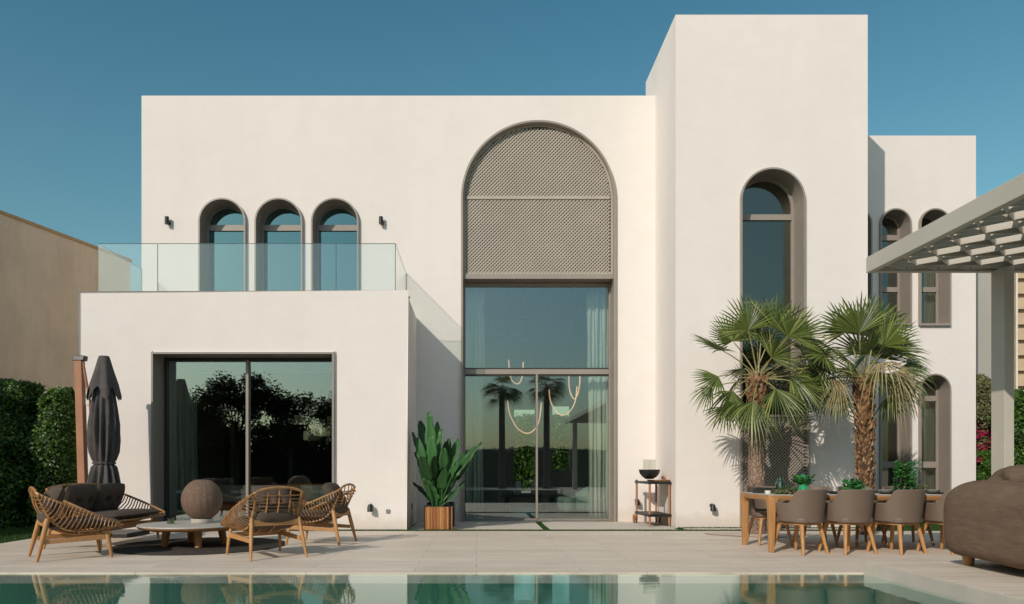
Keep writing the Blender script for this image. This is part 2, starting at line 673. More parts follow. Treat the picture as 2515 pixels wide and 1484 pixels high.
def wall_holes(mb, x0, x1, z0, z1, Y0, Y1, holes):
    outer = rect(x0, x1, z0, z1)
    loops = [[Vector((x, z, 0)) for x, z in outer]] + [[Vector((x, z, 0)) for x, z in h] for h in holes]
    tris = tessellate_polygon(loops)
    flat = [p for lp in loops for p in lp]
    n = len(flat)
    vs = [(p.x, Y0, p.y) for p in flat] + [(p.x, Y1, p.y) for p in flat]
    fs = []
    for t in tris:
        a, b, c = [flat[i] for i in t]
        cr = (b.x - a.x) * (c.y - a.y) - (b.y - a.y) * (c.x - a.x)
        tt = t if cr > 0 else t[::-1]
        fs.append(tuple(tt))
        fs.append(tuple(i + n for i in tt[::-1]))
    o = 0
    for k, lp in enumerate(loops):
        m = len(lp)
        for i in range(m):
            j = (i + 1) % m
            q = (o + i, o + i + n, o + j + n, o + j)
            fs.append(q[::-1] if k == 0 else q)
        o += m
    mb.add(vs, fs)


def band(mb, outer, inner, Y0, Y1):
    n = len(outer)
    vs = [(x, Y0, z) for x, z in outer] + [(x, Y0, z) for x, z in inner] + [(x, Y1, z) for x, z in outer] + [(x, Y1, z) for x, z in inner]
    fs = []
    for i in range(n):
        j = (i + 1) % n
        fs += [(i, j, j + n, i + n), (i + 2 * n, i + 3 * n, j + 3 * n, j + 2 * n), (i, i + 2 * n, j + 2 * n, j), (i + n, j + n, j + 3 * n, i + 3 * n)]
    mb.add(vs, fs)


# ------------------------------------------------------------------ ground, deck, pool
YP = 7.73          # far pool edge
XR = 4.11          # raised terrace left edge
g = MB()
for (a, b, c, d) in ((-300, -30, -300, 400), (30, 300, -300, 400), (-30, 30, -300, -14), (-30, 30, 24, 400)):
    g.box(a, b, c, d, -.9, -.06)
tag(g.build('ground', M['soil']), kind='structure')
# main deck (one slab), left edge at -6.9
d = MB()
d.box(-6.95, 12, YP, 12.83, -.25, 0)
tag(d.build('deck', M['deck']), kind='structure')
d = MB()
d.box(-6.95, 12, YP - .002, YP, -.25, -.03)
# raised terrace
d = MB()
d.box(XR, 14, -6, YP - .01, -1.5, .12)
tag(d.build('raised_terrace', M['deck']), kind='structure')
c = MB()
c.box(XR - .03, XR - .002, -6, YP - .012, -.35, .117)
yy = YP - .012
tag(c.build('terrace_riser', M['pale_stone'], bevel=.004), kind='structure')
c = MB()
c.box(-14, XR - .032, YP - .50, YP - .003, -.4, -.035)
tag(c.build('pool_ledge', M['pale_stone']), kind='structure')
p = MB()
zb = -1.35
p.add([(-14, -6, zb), (XR - .03, -6, zb), (XR - .03, YP - .503, zb), (-14, YP - .503, zb)], [(0, 1, 2, 3)])
p.add([(-14, YP - .503, zb), (XR - .03, YP - .503, zb), (XR - .03, YP - .503, -.036), (-14, YP - .503, -.036)], [(0, 1, 2, 3)])
p.add([(XR - .031, YP - .503, zb), (XR - .031, -6, zb), (XR - .031, -6, -.0358), (XR - .031, YP - .503, -.0358)], [(0, 1, 2, 3)])
p.add([(-14, -6, zb), (-14, YP - .503, zb), (-14, YP - .503, -.03), (-14, -6, -.03)], [(0, 1, 2, 3)])
p.add([(-14, -6, zb), (XR, -6, zb), (XR, -6, -.03), (-14, -6, -.03)], [(0, 1, 2, 3)])
tag(p.build('pool_basin', M['pool']), kind='structure')
stp = MB()
for i in range(4):
    stp.box(-7.6 - i * .0, -3.35 - i * .42, YP - .52 - .9 - i * .38, YP - .505, -.3 - (3 - i) * .16 - .16, -.3 - (3 - i) * .16)
tag(stp.build('pool_steps', M['pool_step']), kind='structure')
w = MB()
w.add([(-14, -6, -.012), (XR - .031, -6, -.012), (XR - .031, YP - .004, -.012), (-14, YP - .004, -.012)], [(0, 1, 2, 3)])
tag(w.build('pool_water', M['water']), kind='structure')
b = MB()
b.box(-30, 30, -14, -6.01, -.5, 0)
tag(b.build('far_terrace', M['deck']), kind='structure')

# patio between deck and house : pavers with grass joints
b = MB()
b.box(-30, 30, 12.831, 24, -.4, -.022)
tag(b.build('patio_base', M['grass_ground']), kind='structure')
pav = MB()
pv = [(-1.20, 1.20, 12.985, 15.42), (1.33, 3.62, 12.985, 15.42), (3.78, 7.05, 12.985, 13.40)]
for (x0, x1, y0, y1) in pv:
    pav.box(x0, x1, y0, y1, -.1, .0)
tag(pav.build('patio', M['paver'], bevel=.004), kind='structure')
b = MB()
b.box(-30, -6.953, YP, 12.939, -.4, -.012)
tag(b.build('lawn_ground', M['grass_ground']), kind='structure')
b = MB()
b.lathe([(.0, 0), (.8, 0), (.84, .012), (0, .014)], 28, (4.68, 12.1, .001), lambda a, z: 1 + .12 * math.sin(3 * a))
for v in range(len(b.v)):
    x, y, z = b.v[v]
    b.v[v] = (x, 12.1 + (y - 12.1) * .55, z)
tag(b.build('planting_bed', M['soil']), kind='structure')


m = MB()
m.box(-7.0, 12, 12.831, 12.945, -.05, -.002)
m.box(-1.22, 3.66, 15.425, 15.46, -.05, -.002)
m.box(3.66, 7.2, 13.405, 13.50, -.05, -.0025)
tag(m.build('grass_joint', M['grass_ground']), kind='structure')


def scatter_grass(regions, n, h, name):
    mb = MB()
    tot = sum((r[1] - r[0]) * (r[3] - r[2]) for r in regions)
    vs, fs = [], []
    for (x0, x1, y0, y1, z) in regions:
        k = int(n * (x1 - x0) * (y1 - y0) / tot)
        for _ in range(k):
            x, y = random.uniform(x0, x1), random.uniform(y0, y1)
            a = random.uniform(0, 2 * PI)
            w_ = random.uniform(.003, .006)
            hh = h * random.uniform(.5, 1.2)
            dx, dy = math.cos(a), math.sin(a)
            lx, ly = random.uniform(-.6, .6) * hh, random.uniform(-.6, .6) * hh
            o = len(vs)
            vs += [(x - dx * w_, y - dy * w_, z), (x + dx * w_, y + dy * w_, z), (x + lx, y + ly, z + hh)]
            fs.append((o, o + 1, o + 2))
    mb.add(vs, fs)
    tag(mb.build(name, M['grass']), kind='stuff')


scatter_grass([(-9.4, -6.97, 8.2, 13.9, -.012), (7.5, 13, 13.0, 15.6, -.022)], 60000, .035, 'lawn_grass')
scatter_grass([(1.205, 1.325, 12.95, 15.42, -.022), (-1.2, 7.2, 12.945, 12.98, -.022), (3.63, 3.77, 12.95, 13.5, -.022), (-7, 7.2, 12.835, 12.94, -.002), (-7, 7.2, 12.835, 12.94, -.002),
               (3.7, 7.2, 13.41, 13.49, -.003), (-1.2, 3.6, 15.42, 15.46, -.002)], 42000, .026, 'joint_grass')

# ------------------------------------------------------------------ the villa
YA, YM, YT, YW = 12.95, 15.10, 13.56, 15.80
villa = empty('villa', (0, YM, 0), 0, 'large white plastered villa with arched windows, tall square tower and flat roof behind the pool', 'house')
VL = Vector((0, YM, 0))


def vb(mb, name, mat, parent=None, **kw):           # world-coordinates mesh parented to the villa
    o = mb.build(name, mat, parent or villa, **kw)
    if parent is None or parent == villa:
        o.location = -VL
    return o


ax0, ax1, atop = -7.01, -1.23, 4.215
mx0, mtop = -6.9, 8.776
tx0, tx1, ttop, tyb = 3.684, 7.24, 9.49, 15.94
wx1, wtop = 10.77, 8.27

# openings
an = rect(-5.72, -2.51, 0.0, 3.14)
win3 = []
for (a, b_) in ((487, 602), (625, 742), (764, 880)):
    x0, x1 = (a - CX) * 15.03 / F, (b_ - CX) * 15.03 / F
    win3.append((x0, x1, 3.35, CH - (486 - CY) * 15.03 / F))
big = (-.31, 2.855, 0.0, CH - (294 - CY) * 15.0 / F)
tw = (4.875, 6.065, 0.0, 6.64)
ww = []
for (a, b_) in ((2067, 2143), (2164, 2240), (2261, 2337)):
    x0, x1 = (a - CX) * 15.72 / F, (b_ - CX) * 15.72 / F
    ww.append((x0, x1, CH - (797 - CY) * 15.72 / F, CH - (511 - CY) * 15.72 / F))
    ww.append((x0, x1, 0.0, CH - (918 - CY) * 15.72 / F))

mb = MB()
wall_holes(mb, ax0, ax1, -.3, atop, YA, YA + .45, [an])
mb.box(ax0, ax0 + .3, YA + .451, YM + .0, -.3, atop)
mb.box(ax1 - .3, ax1, YA + .451, YM - .001, -.3, atop)
mb.box(ax0 + .301, ax1 - .301, YA + .452, YM - .001, 3.20, 3.38)
vb(mb, 'wall', M['plaster'], bevel=.035)
mb = MB()
wall_holes(mb, mx0, tx0 + .2, -.3, mtop, YM, YM + .35, [arch(*w_) for w_ in win3] + [arch(*big)] + [rect(-6.55, -1.55, 0, 3.1)])
mb.box(mx0, mx0 + .3, YM + .351, 22, -.3, mtop)
vb(mb, 'wall', M['plaster'], bevel=.03)
mb = MB()
mb.box(mx0 + .301, tx1, YM + .352, 22, mtop - .35, mtop - .25)
mb.box(tx1 + .01, wx1 - .31, YW + .351, 22, wtop - .35, wtop - .25)
mb.box(tx0 + .31, tx1 - .31, YT + .351, tyb - .31, ttop - .35, ttop - .25)
vb(mb, 'roof', M['plaster'])
mb = MB()
wall_holes(mb, tx0, tx1, -.3, ttop, YT, YT + .35, [arch(*tw)])
mb.box(tx0, tx0 + .3, YT + .351, tyb, -.3, ttop)
mb.box(tx1 - .3, tx1, YT + .351, tyb, -.3, ttop)
mb.box(tx0 + .301, tx1 - .301, tyb - .3, tyb, mtop - .4, ttop)
vb(mb, 'wall', M['plaster'], bevel=.03)
mb = MB()
wall_holes(mb, tx1 - .25, wx1, -.3, wtop, YW, YW + .35, [arch(*w_) for w_ in ww])
mb.box(wx1 - .3, wx1, YW + .351, 22, -.3, wtop)
vb(mb, 'wall', M['plaster'], bevel=.03)
# back wall with hall windows
mb = MB()
hallw = [rect(1.12, 1.75, .35, 2.85), rect(2.25, 2.78, 1.05, 2.95)]
wall_holes(mb, mx0 + .31, wx1 - .31, -.3, mtop - .36, 21.7, 22, hallw)
vb(mb, 'wall', M['interior'])
# interior partitions
mb = MB()
mb.box(-6.58, -1.0, 15.46, 21.69, 3.16, 3.30)      # upstairs floor left
mb.box(-1.35, -1.0, 15.46, 21.69, 0, 3.15)
mb.box(-1.35, -1.0, 15.46, 21.69, 3.31, 8.4)
mb.box(3.72, 3.98, 15.96, 21.69, 0, 8.4)
mb.box(6.93, 7.20, 15.97, 21.69, 0, 7.9)
mb.box(7.25, 10.4, 16.2, 21.69, 3.6, 3.75)
mb.box(-.99, 3.71, 18.2, 21.69, 3.25, 3.5)        # gallery slab
vb(mb, 'partition', M['interior'])
mb = MB()
mb.box(-6.58, 10.4, 15.46, 21.69, -.1, .005)
mb.box(ax0 + .31, ax1 - .31, YA + .452, 15.45, -.1, .004)
mb.box(tx0 + .31, tx1 - .31, YT + .352, 15.45, -.1, .003)
vb(mb, 'room_floor', M['interior_floor'])
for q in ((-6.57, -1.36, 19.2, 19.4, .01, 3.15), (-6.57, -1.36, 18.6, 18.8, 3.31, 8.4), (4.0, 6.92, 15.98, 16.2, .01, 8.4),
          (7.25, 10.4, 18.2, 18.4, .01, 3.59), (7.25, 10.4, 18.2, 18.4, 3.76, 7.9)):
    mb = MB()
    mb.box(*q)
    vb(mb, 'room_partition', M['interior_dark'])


def arch_window(x0, x1, z0, zt, Y, glass, lip=.07, rec=.42, trans=(), mull=(), t=.028, fr=.045, sill=False, base_rect=False, name='window'):
    poly = rect if base_rect else arch
    o, i = poly(x0 - .004, x1 + .004, z0 - (.0 if not sill else .02), zt + .004), poly(x0 + t, x1 - t, z0 + (t if sill else .002), zt - t)
    m = MB()
    band(m, o, i, Y - lip, Y + rec)
    win = vb(m, name, M['metal'], smooth=True)
    i2 = poly(x0 + t + .001, x1 - t - .001, z0 + (t if sill else .002) + .001, zt - t - .001)
    i3 = poly(x0 + t + fr, x1 - t - fr, z0 + (t if sill else 0) + fr, zt - t - fr)
    m = MB()
    band(m, i2, i3, Y + rec - .09, Y + rec - .03)
    for (za, zb_) in trans:
        m.box(x0 + t + fr - .004, x1 - t - fr + .004, Y + rec - .105, Y + rec - .035, za, zb_)
    for (xa, xb, za, zb_) in mull:
        m.box(xa, xb, Y + rec - .11, Y + rec - .033, za, zb_)
    m.build('frame', M['metal'], win)
    m = MB()
    m.prism(poly(x0 + t + fr - .01, x1 - t - fr + .01, z0 + fr - .01, zt - t - fr + .01), Y + rec - .066, Y + rec - .056)
    m.build('pane', glass, win)
    return win


zz = lambda y, Y: CH - (y - CY) * Y / F
for i, w_ in enumerate(win3):
    arch_window(*w_, YM, M['glass_blue'], trans=[(zz(567, 15.42), zz(553, 15.42))])
for i, w_ in enumerate(ww):
    if i % 2 == 0:
        arch_window(*w_, YW, M['glass_grey'], trans=[(zz(590, 16.1), zz(577, 16.1)), (zz(717, 16.1), zz(705, 16.1))], sill=True)
    else:
        arch_window(*w_, YW, M['glass_grey'], trans=[(zz(985, 16.1), zz(972, 16.1)), (zz(1149, 16.1), zz(1134, 16.1))])
arch_window(*tw, YT, M['glass_grey'], lip=.06, rec=.46, trans=[(zz(540, 13.9), zz(526, 13.9)), (1.9, 2.0)], fr=.055)

# annex window
m = MB()
ax, bx, az, bz = an[0][0], an[1][0], 0.0, an[2][1]
band(m, rect(ax - .004, bx + .004, -.02, bz + .004), rect(ax + .03, bx - .03, .01, bz - .03), YA - .06, YA + .50)
aw = vb(m, 'window', M['metal'])
m = MB()
band(m, rect(ax + .031, bx - .031, .011, bz - .031), rect(ax + .09, bx - .07, .06, bz - .085), YA + .40, YA + .49)
m.build('frame', M['metal_dark'], aw)
m = MB()
mxx = (608 - CX) * 13.35 / F
m.box(mxx - .024, mxx + .024, YA + .37, YA + .50, .03, bz - .07)
m.build('mullion', M['metal'], aw)
m = MB()
m.box(bx - .112, bx - .072, YA + .375, YA + .47, .03, bz - .083)
m.build('mullion', M['metal'], aw)
for (a_, b_) in ((ax + .085, mxx - .028), (mxx + .028, bx - .066)):
    m = MB()
    m.box(a_, b_, YA + .44, YA + .452, .05, bz - .08)
    m.build('pane', M['glass_annex'], aw)

# great arch : liner, lattice screens, glazed doors
bx0, bx1, bz0, bzt = big
m = MB()
band(m, arch(bx0 - .004, bx1 + .004, -.02, bzt + .004, 48), arch(bx0 + .036, bx1 - .036, .001, bzt - .036, 48), YM - .08, YM + .45)
bw = vb(m, 'arched_door', M['metal'], smooth=True)


def lattice(mb, inside, x0, x1, z0, z1, y, pitch, wd, th):
    """two layers of crossing diagonal bars clipped to the region given by inside(x,z)"""
    for layer, sgn in ((0, 1), (1, -1)):
        yy0 = y + layer * th
        c = -(x1 - x0) - (z1 - z0)
        while c < (x1 - x0) + (z1 - z0):
            # line: z - z0 = sgn*(x-x0) + c ; sample
            n = 160
            run = None
            for k in range(n + 1):
                x = x0 + (x1 - x0) * k / n
                z = z0 + (sgn * (x - x0) + c if sgn > 0 else (x1 - x0) - (x - x0) + c)
                ok = z0 <= z <= z1 and inside(x, z)
                if ok and run is None:
                    run = (x, z)
                if run is not None and (not ok or k == n):
                    xe = x0 + (x1 - x0) * (k - (0 if ok else 1)) / n
                    ze = z0 + (sgn * (xe - x0) + c if sgn > 0 else (x1 - x0) - (xe - x0) + c)
                    if xe - run[0] > .01:
                        hw = wd / 2 * .7071
                        a, b2 = Vector((run[0], yy0, run[1])), Vector((xe, yy0, ze))
                        px = Vector((-sgn * hw, 0, hw))
                        dy = Vector((0, th * .98, 0))
                        mb.hexa([a - px, b2 - px, b2 - px + dy, a - px + dy], [a + px, b2 + px, b2 + px + dy, a + px + dy])
                    run = None
            c += pitch


zs = bzt - (bx1 - bx0) / 2
zbot = zz(676, 15.2)
rr = (bx1 - bx0) / 2 - .07
cxb = (bx0 + bx1) / 2


def ins(x, z):
    if abs(x - cxb) > rr:
        return False
    if z < zs:
        return True
    return (x - cxb) ** 2 + (z - zs) ** 2 < rr * rr


m = MB()
lattice(m, ins, cxb - rr, cxb + rr, zbot, bzt - .1, YM + .06, .074, .0285, .012)
m.build('lattice_screen', M['lattice'], bw)
m = MB()
band(m, arch(bx0 + .037, bx1 - .037, zbot, bzt - .037, 48), arch(bx0 + .075, bx1 - .075, zbot + .04, bzt - .075, 48), YM + .045, YM + .11)
ztr = zz(488, 15.2)
m.box(bx0 + .09, bx1 - .09, YM + .04, YM + .11, ztr - .03, ztr + .035)
m.build('screen_frame', M['lattice'], bw)
m = MB()
m.box(bx0 + .037, bx1 - .037, YM + .0, YM + .42, zbot - .10, zbot + .0)
m.build('lintel', M['metal'], bw)
m = MB()
m.box(bx0 + .02, bx1 - .02, YM + .30, YM + .32, zbot, bzt - .04)
# backing behind the screen: dark blind glazing
m2 = MB()
m2.prism(arch(bx0 + .037, bx1 - .037, zbot + .01, bzt - .037, 40), YM + .30, YM + .31)
m2.build('blind', M['interior_dark'], bw)
Yg = YM + .37
m = MB()
zt1, zm0, zm1 = zbot - .11, zz(920, Yg), zz(908, Yg)
x0, x1 = bx0 + .037, bx1 - .037
for q in ((x0, x0 + .032, .0, zt1), (x1 - .032, x1, .0, zt1)):
    m.box(q[0], q[1], Yg - .05, Yg + .03, q[2], q[3])
m.box(x0 + .033, x1 - .033, Yg - .05, Yg + .03, zt1 - .07, zt1)
m.box(x0 + .033, x1 - .033, Yg - .06, Yg + .03, zm0 - .0, zm1)
m.box(x0 + .033, x1 - .033, Yg - .04, Yg + .03, 0.002, .035)
xm = (1318 - CX) * Yg / F
m.box(xm - .020, xm + .020, Yg - .065, Yg + .03, .036, zm0 - .001)
m.build('frame', M['metal'], bw)
m = MB()
m.box(x0 + .033, x1 - .033, Yg - .045, Yg - .02, zm0 - .035, zm0 - .001)
m.box(x0 + .033, x1 - .033, Yg - .045, Yg - .02, zm1 + .001, zm1 + .03)
m.build('seal', M['metal_dark'], bw)
for q in ((x0 + .04, xm - .02, .03, zm0), (xm + .02, x1 - .04, .03, zm0), (x0 + .04, x1 - .04, zm1 - .01, zt1 - .06)):
    m = MB()
    m.box(q[0], q[1], Yg - .006, Yg + .006, q[2], q[3])
    m.build('pane', M['glass_door'], bw)

# lattice panel at foot of the tower arch
m = MB()
xa, xb = tw[0] + .02, tw[1] + .03
zt2 = zz(1024, 13.5)
lattice(m, lambda x, z: True, xa, xb, 0.02, zt2, YT - .06, .062, .022, .014)
lp = vb(m, 'lattice_screen', M['metal'])
m = MB()
band(m, rect(xa - .03, xb + .03, .0, zt2 + .035), rect(xa, xb, .03, zt2), YT - .09, YT - .025)
m.build('screen_frame', M['metal'], lp)

# balustrade
bal = empty('balustrade', (0, 0, 0))
bal.parent = villa
bal.location = -VL
gx0, gx1, gz0, gz1, gy = -6.755, -1.443, 3.6, 5.11, 13.10


def gpanel(p0, p1):
    mb_ = MB()
    d_ = (p1 - p0).normalized()
    nrm = Vector((-d_.y, d_.x, 0)) * .008
    b4 = [p0 - nrm, p1 - nrm, p1 + nrm, p0 + nrm]
    up = Vector((0, 0, gz1 - gz0))
    mb_.hexa(b4, [v + up for v in b4])
    pn = mb_.build('glass_panel', M['glass_rail'], bal)
    e = MB()
    e.tube([p0 + up + Vector((0, 0, .003)), p1 + up + Vector((0, 0, .003))], .006, 4)
    e.tube([p1 + Vector((0, 0, .05)), p1 + up], .006, 4)
    e.build('edge', M['glass_edge'], pn)


xs = [gx0, (388 - CX) * gy / F, (826 - CX) * gy / F, gx1]
for i in range(3):
    gpanel(Vector((xs[i] + .006, gy, gz0)), Vector((xs[i + 1] - .006, gy, gz0)))
gpanel(Vector((gx1, gy + .01, gz0)), Vector((gx1, YM - .01, gz0)))
gpanel(Vector((gx0, gy + .01, gz0)), Vector((gx0, YM - .3, gz0)))

# ------------------------------------------------------------------ things fixed to the walls


def wall_lamp(x, y, Y, lab):
    P = at(x, y, Y)
    t = empty('wall_lamp', (P.x, Y, P.z), 0, lab, 'lamp', 'small black wall lamps of the terrace')
    m = MB()
    m.tube([(0, -.085, -.075), (0, -.085, .075)], .042, 16)
    m.build('lamp_body', M['black'], t, smooth=True)
    m = MB()
    m.box(-.022, .05, -.06, -.001, -.06, -.01)
    m.build('bracket', M['black'], t, bevel=.004)


wall_lamp(414, 545, YM, 'black wall lamp left of the three small arched windows above the glass railing')
wall_lamp(937, 545, YM, 'black wall lamp right of the three small arched windows above the glass railing')


def garden_spot(x, y, Y, lab):
    P = at(x, y, Y)
    t = empty('garden_spotlight', (P.x, Y, P.z), 0, lab, 'spotlight', 'black spotlights low on the white walls')
    m = MB()
    m.tube([(0, -.11, -.06), (0, -.10, .02), (0, -.09, .06)], [.05, .048, .036], 14)
    m.build('spotlight_head', M['black'], t, smooth=True)
    m = MB()
    m.tube([(0, -.002, .04), (0, -.05, .07), (0, -.09, .055)], .012, 8)
    m.tube([(0, -.001, .04), (0, -.02, .04)], .035, 12)
    m.build('bracket', M['black'], t, smooth=True)


garden_spot(911, 1248, YA, 'black spotlight on the low front wall beside the small grey socket')
garden_spot(1563, 1234, YM, 'black spotlight on the wall behind the left leg of the bar cart')
garden_spot(1747, 1247, YT, 'black spotlight on the tower foot between bar cart and palm')
P = at(953, 1256, YA)
m = MB()
m.box(-.035, .035, -.022, -.001, -.035, .035)
o = m.build('wall_socket', simple('socket_grey', (.20, .21, .21), .5), bevel=.006, loc=(P.x, YA, P.z))
tag(o, 'small square grey outdoor socket on the low front wall', 'socket')
m = MB()
m.box(.001, .02, -.03, .03, -.05, .05)
o = m.build('wall_switch', simple('switch_brown', (.20, .15, .11), .5), bevel=.004, loc=(ax1, 13.9, zz(1243, 13.9)))
tag(o, 'tiny brown switch on the shaded side wall behind the potted plant', 'switch')

# ------------------------------------------------------------------ curtains and interior


def curtain(x0, x1, Y, z0, z1, lab, mat, folds, amp=.05):
    m = MB()

    def fn(u, v):
        x = x0 + (x1 - x0) * u
        s_ = .5 + .5 * (1 - v)
        return (x + .01 * math.sin(v * 5 + u * 20), Y + amp * s_ * math.sin(u * folds * 2 * PI) + .4 * amp * math.sin(u * folds * 3.7 + 1), z0 + (z1 - z0) * v)
    m.grid(fn, folds * 8, 10)
    o = m.build('curtain', mat, smooth=True, solid=.004)
    tag(o, lab, 'curtain', 'curtains behind the windows')


gx = lambda x, Y: (x - CX) * Y / F
curtain(gx(410, 13.7), gx(487, 13.8), 13.75, .02, 2.95, 'grey green floor-length curtain at the left end of the wide terrace window', M['curtain'], 9)
curtain(gx(1139, 15.8), gx(1186, 15.8), 15.8, .02, zm0, 'sheer pale curtain at the left side of the lower glass doors', M['curtain'], 5)
curtain(gx(1446, 15.8), gx(1496, 15.8), 15.8, .02, zm0, 'sheer pale curtain at the right side of the lower glass doors', M['curtain'], 5)
curtain(gx(1139, 15.8), gx(1190, 15.8), 15.8, zm1, zt1 - .05, 'sheer pale curtain on the left of the glazing under the lattice', M['curtain'], 5)
curtain(gx(1442, 15.8), gx(1496, 15.8), 15.8, zm1, zt1 - .05, 'sheer pale curtain on the right of the glazing under the lattice', M['curtain'], 6)
curtain(gx(2272, 16.3), gx(2300, 16.3), 16.35, 4.0, 6.2, 'pale curtain in the rightmost upper arched window of the side wing', M['curtain'], 4, .03)
curtain(gx(2272, 16.3), gx(2300, 16.3), 16.35, .02, 2.7, 'pale olive curtain in the rightmost ground floor arched window', M['curtain'], 4, .03)


def pendant(pts, y0, top, lab):
    P0 = at(*pts[0], 17.0)
    t = empty('pendant_light', P0, 0, lab, 'pendant lamp', 'glowing loop lamps in the hall')
    m = MB()
    ps = [at(x, y, 17.0 + dy) - P0 for (x, y), dy in zip(pts, [0.3 * math.sin(k) for k in range(len(pts))])]
    # smooth
    q = []
    for i in range(len(ps) - 1):
        for k in range(5):
            a_ = k / 5
            p0 = ps[max(i - 1, 0)]
            p1, p2 = ps[i], ps[i + 1]
            p3 = ps[min(i + 2, len(ps) - 1)]
            q.append(.5 * ((2 * p1) + (-p0 + p2) * a_ + (2 * p0 - 5 * p1 + 4 * p2 - p3) * a_ ** 2 + (-p0 + 3 * p1 - 3 * p2 + p3) * a_ ** 3))
    q.append(ps[-1])
    m.tube(q, .015, 8)
    m.build('light_tube', M['glow'], t, smooth=True)
    m = MB()
    for e in (q[0], q[-1]):
        m.tube([e, (e.x, e.y, top - P0.z)], .006, 6)
    m.build('cord', M['black'], t)


pendant([(1247, 985), (1250, 1010), (1260, 1035), (1275, 1056), (1300, 1064), (1322, 1040), (1330, 990)], 17, 8.3, 'glowing curved tube lamp low on the left inside the hall')
pendant([(1349, 958), (1352, 985), (1365, 1010), (1382, 1020), (1400, 1010), (1413, 985), (1417, 950)], 17, 8.3, 'glowing U shaped tube lamp hanging lowest on the right in the hall')
pendant([(1397, 920), (1398, 950), (1403, 970), (1411, 980), (1419, 968), (1424, 940), (1424, 918)], 17, 8.3, 'narrow glowing loop lamp behind the right glass door')
pendant([(1249, 884), (1252, 915), (1258, 935), (1268, 943), (1278, 938), (1284, 915), (1285, 890)], 17, 8.3, 'small glowing loop lamp crossing the door transom on the left')
m = MB()
for (x, y, w_) in ((1225, 778, 50), (1284, 778, 44)):
    P = at(x, y, 20)
    hw = w_ / 2 * 20 / F
    o = empty('picture_frame', (P.x, 21.69, P.z), 0, 'pale square picture upstairs in the hall, ' + ('left' if x < 1250 else 'right') + ' of the pair', 'picture')
    q = MB()
    band(q, rect(-hw, hw, -.28, .28), rect(-hw + .03, hw - .03, -.25, .25), -.05, -.001)
    q.build('frame', M['black'], o)
    q = MB()
    q.box(-hw + .03, hw - .03, -.02, -.004, -.25, .25)
    q.build('print', M['white_ceramic'], o)

# indoor dining table seen through the annex window
t = empty('dining_table', (-3.6, 15.0, 0), 0, 'round pale wooden dining table indoors behind the wide terrace window', 'table')
m = MB()
m.lathe([(0, .72), (.98, .72), (1.0, .735), (.98, .76), (0, .76)], 40)
m.build('tabletop', M['teak_x'], t, smooth=True)
m = MB()
m.lathe([(.35, .005), (.35, .03), (.12, .08), (.12, .715)], 20)
m.build('pedestal', M['metal_dark'], t, smooth=True)
t = empty('chandelier', (-3.30, 14.8, 1.95), 0, 'cluster of pale drum pendant shades over the indoor dining table', 'chandelier')
for (dx, dz, r_) in ((-.22, .12, .17), (.08, .04, .16), (-.02, -.2, .17), (.28, -.12, .15), (.4, .1, .12)):
    m = MB()
    m.lathe([(r_ * .98, -.09), (r_, -.08), (r_, .08), (r_ * .98, .09)], 24, (dx, 0, dz))
    m.tube([(dx, 0, dz), (dx, 0, 1.1)], .004, 5)
    m.build('lamp_shade', simple('shade_linen', (.60, .58, .42), .9) if 'shade_linen' not in bpy.data.materials else bpy.data.materials['shade_linen'], t, smooth=True)
t = empty('floor_lamp', (-5.3, 15.9, 0), 0, 'slim brass column lamp indoors beside the long curtain', 'lamp')
m = MB()
m.box(-.04, .04, -.04, .04, .65, 2.35)
m.build('lamp_column', simple('brass', (.38, .33, .16), .35), t, bevel=.006)
m = MB()
m.box(-.15, .15, -.15, .15, .005, .65)
m.build('plinth', M['interior_dark'], t)
for k, (x, z) in enumerate(((-4.45, .0), (-3.3, .0), (-2.9, 0), (-4.9, 0))):
    t = empty('dining_chair', (x + .2, 14.15 + .12 * (k % 2), 0), 0, ['pale backed indoor chair second from the left at the round table', 'pale backed indoor chair third from the left at the round table', 'pale backed indoor chair rightmost at the round table', 'pale backed indoor chair leftmost at the round table'][k], 'chair', 'indoor chairs at the round table')
    m = MB()
    m.grid(lambda u, v: (.26 * math.cos(PI + u * PI), -.2 + .22 * math.sin(PI + u * PI), .45 + v * .33), 14, 4)
    m.build('backrest', M['stone'], t, smooth=True, solid=.02)
    m = MB()
    m.box(-.24, .24, -.38, .12, .42, .47)
    m.build('seat', M['cushion'], t, bevel=.02)
    for sx in (-1, 1):
        for sy in (-.32, .08):
            m = MB()
            m.tube([(sx * .2, sy, .42), (sx * .22, sy * 1.1, .005)], .014, 6)
            m.build('leg', M['black'], t)
# hall sofa (pale blue-green)
t = empty('sofa', (gx(1425, 17.3), 17.3, 0), R(-80), 'pale green armchair inside the hall behind the right glass door', 'sofa')
m = MB()
m.grid(lambda u, v: (-.45 + .9 * u, .35 * math.sin(u * PI) * (v > 0) + .05, .12 + .62 * v * (.6 + .4 * math.sin(u * PI))), 12, 6)
m.build('backrest', simple('pale_green_fabric', (.35, .48, .42), .9), t, smooth=True, solid=.12)
m = MB()
m.box(-.42, .42, -.5, .3, .1, .42)
m.build('seat', bpy.data.materials['pale_green_fabric'], t, bevel=.06)
t = empty('side_table', (gx(1300, 18.0), 18.0, 0), 0, 'low table with two white vases inside the hall', 'table')
m = MB()
m.box(-.7, .7, -.3, .3, .38, .44)
m.box(-.6, -.5, -.2, .2, .005, .38)
m.box(.5, .6, -.2, .2, .005, .38)
m.build('tabletop', M['interior_dark'], t, bevel=.01)
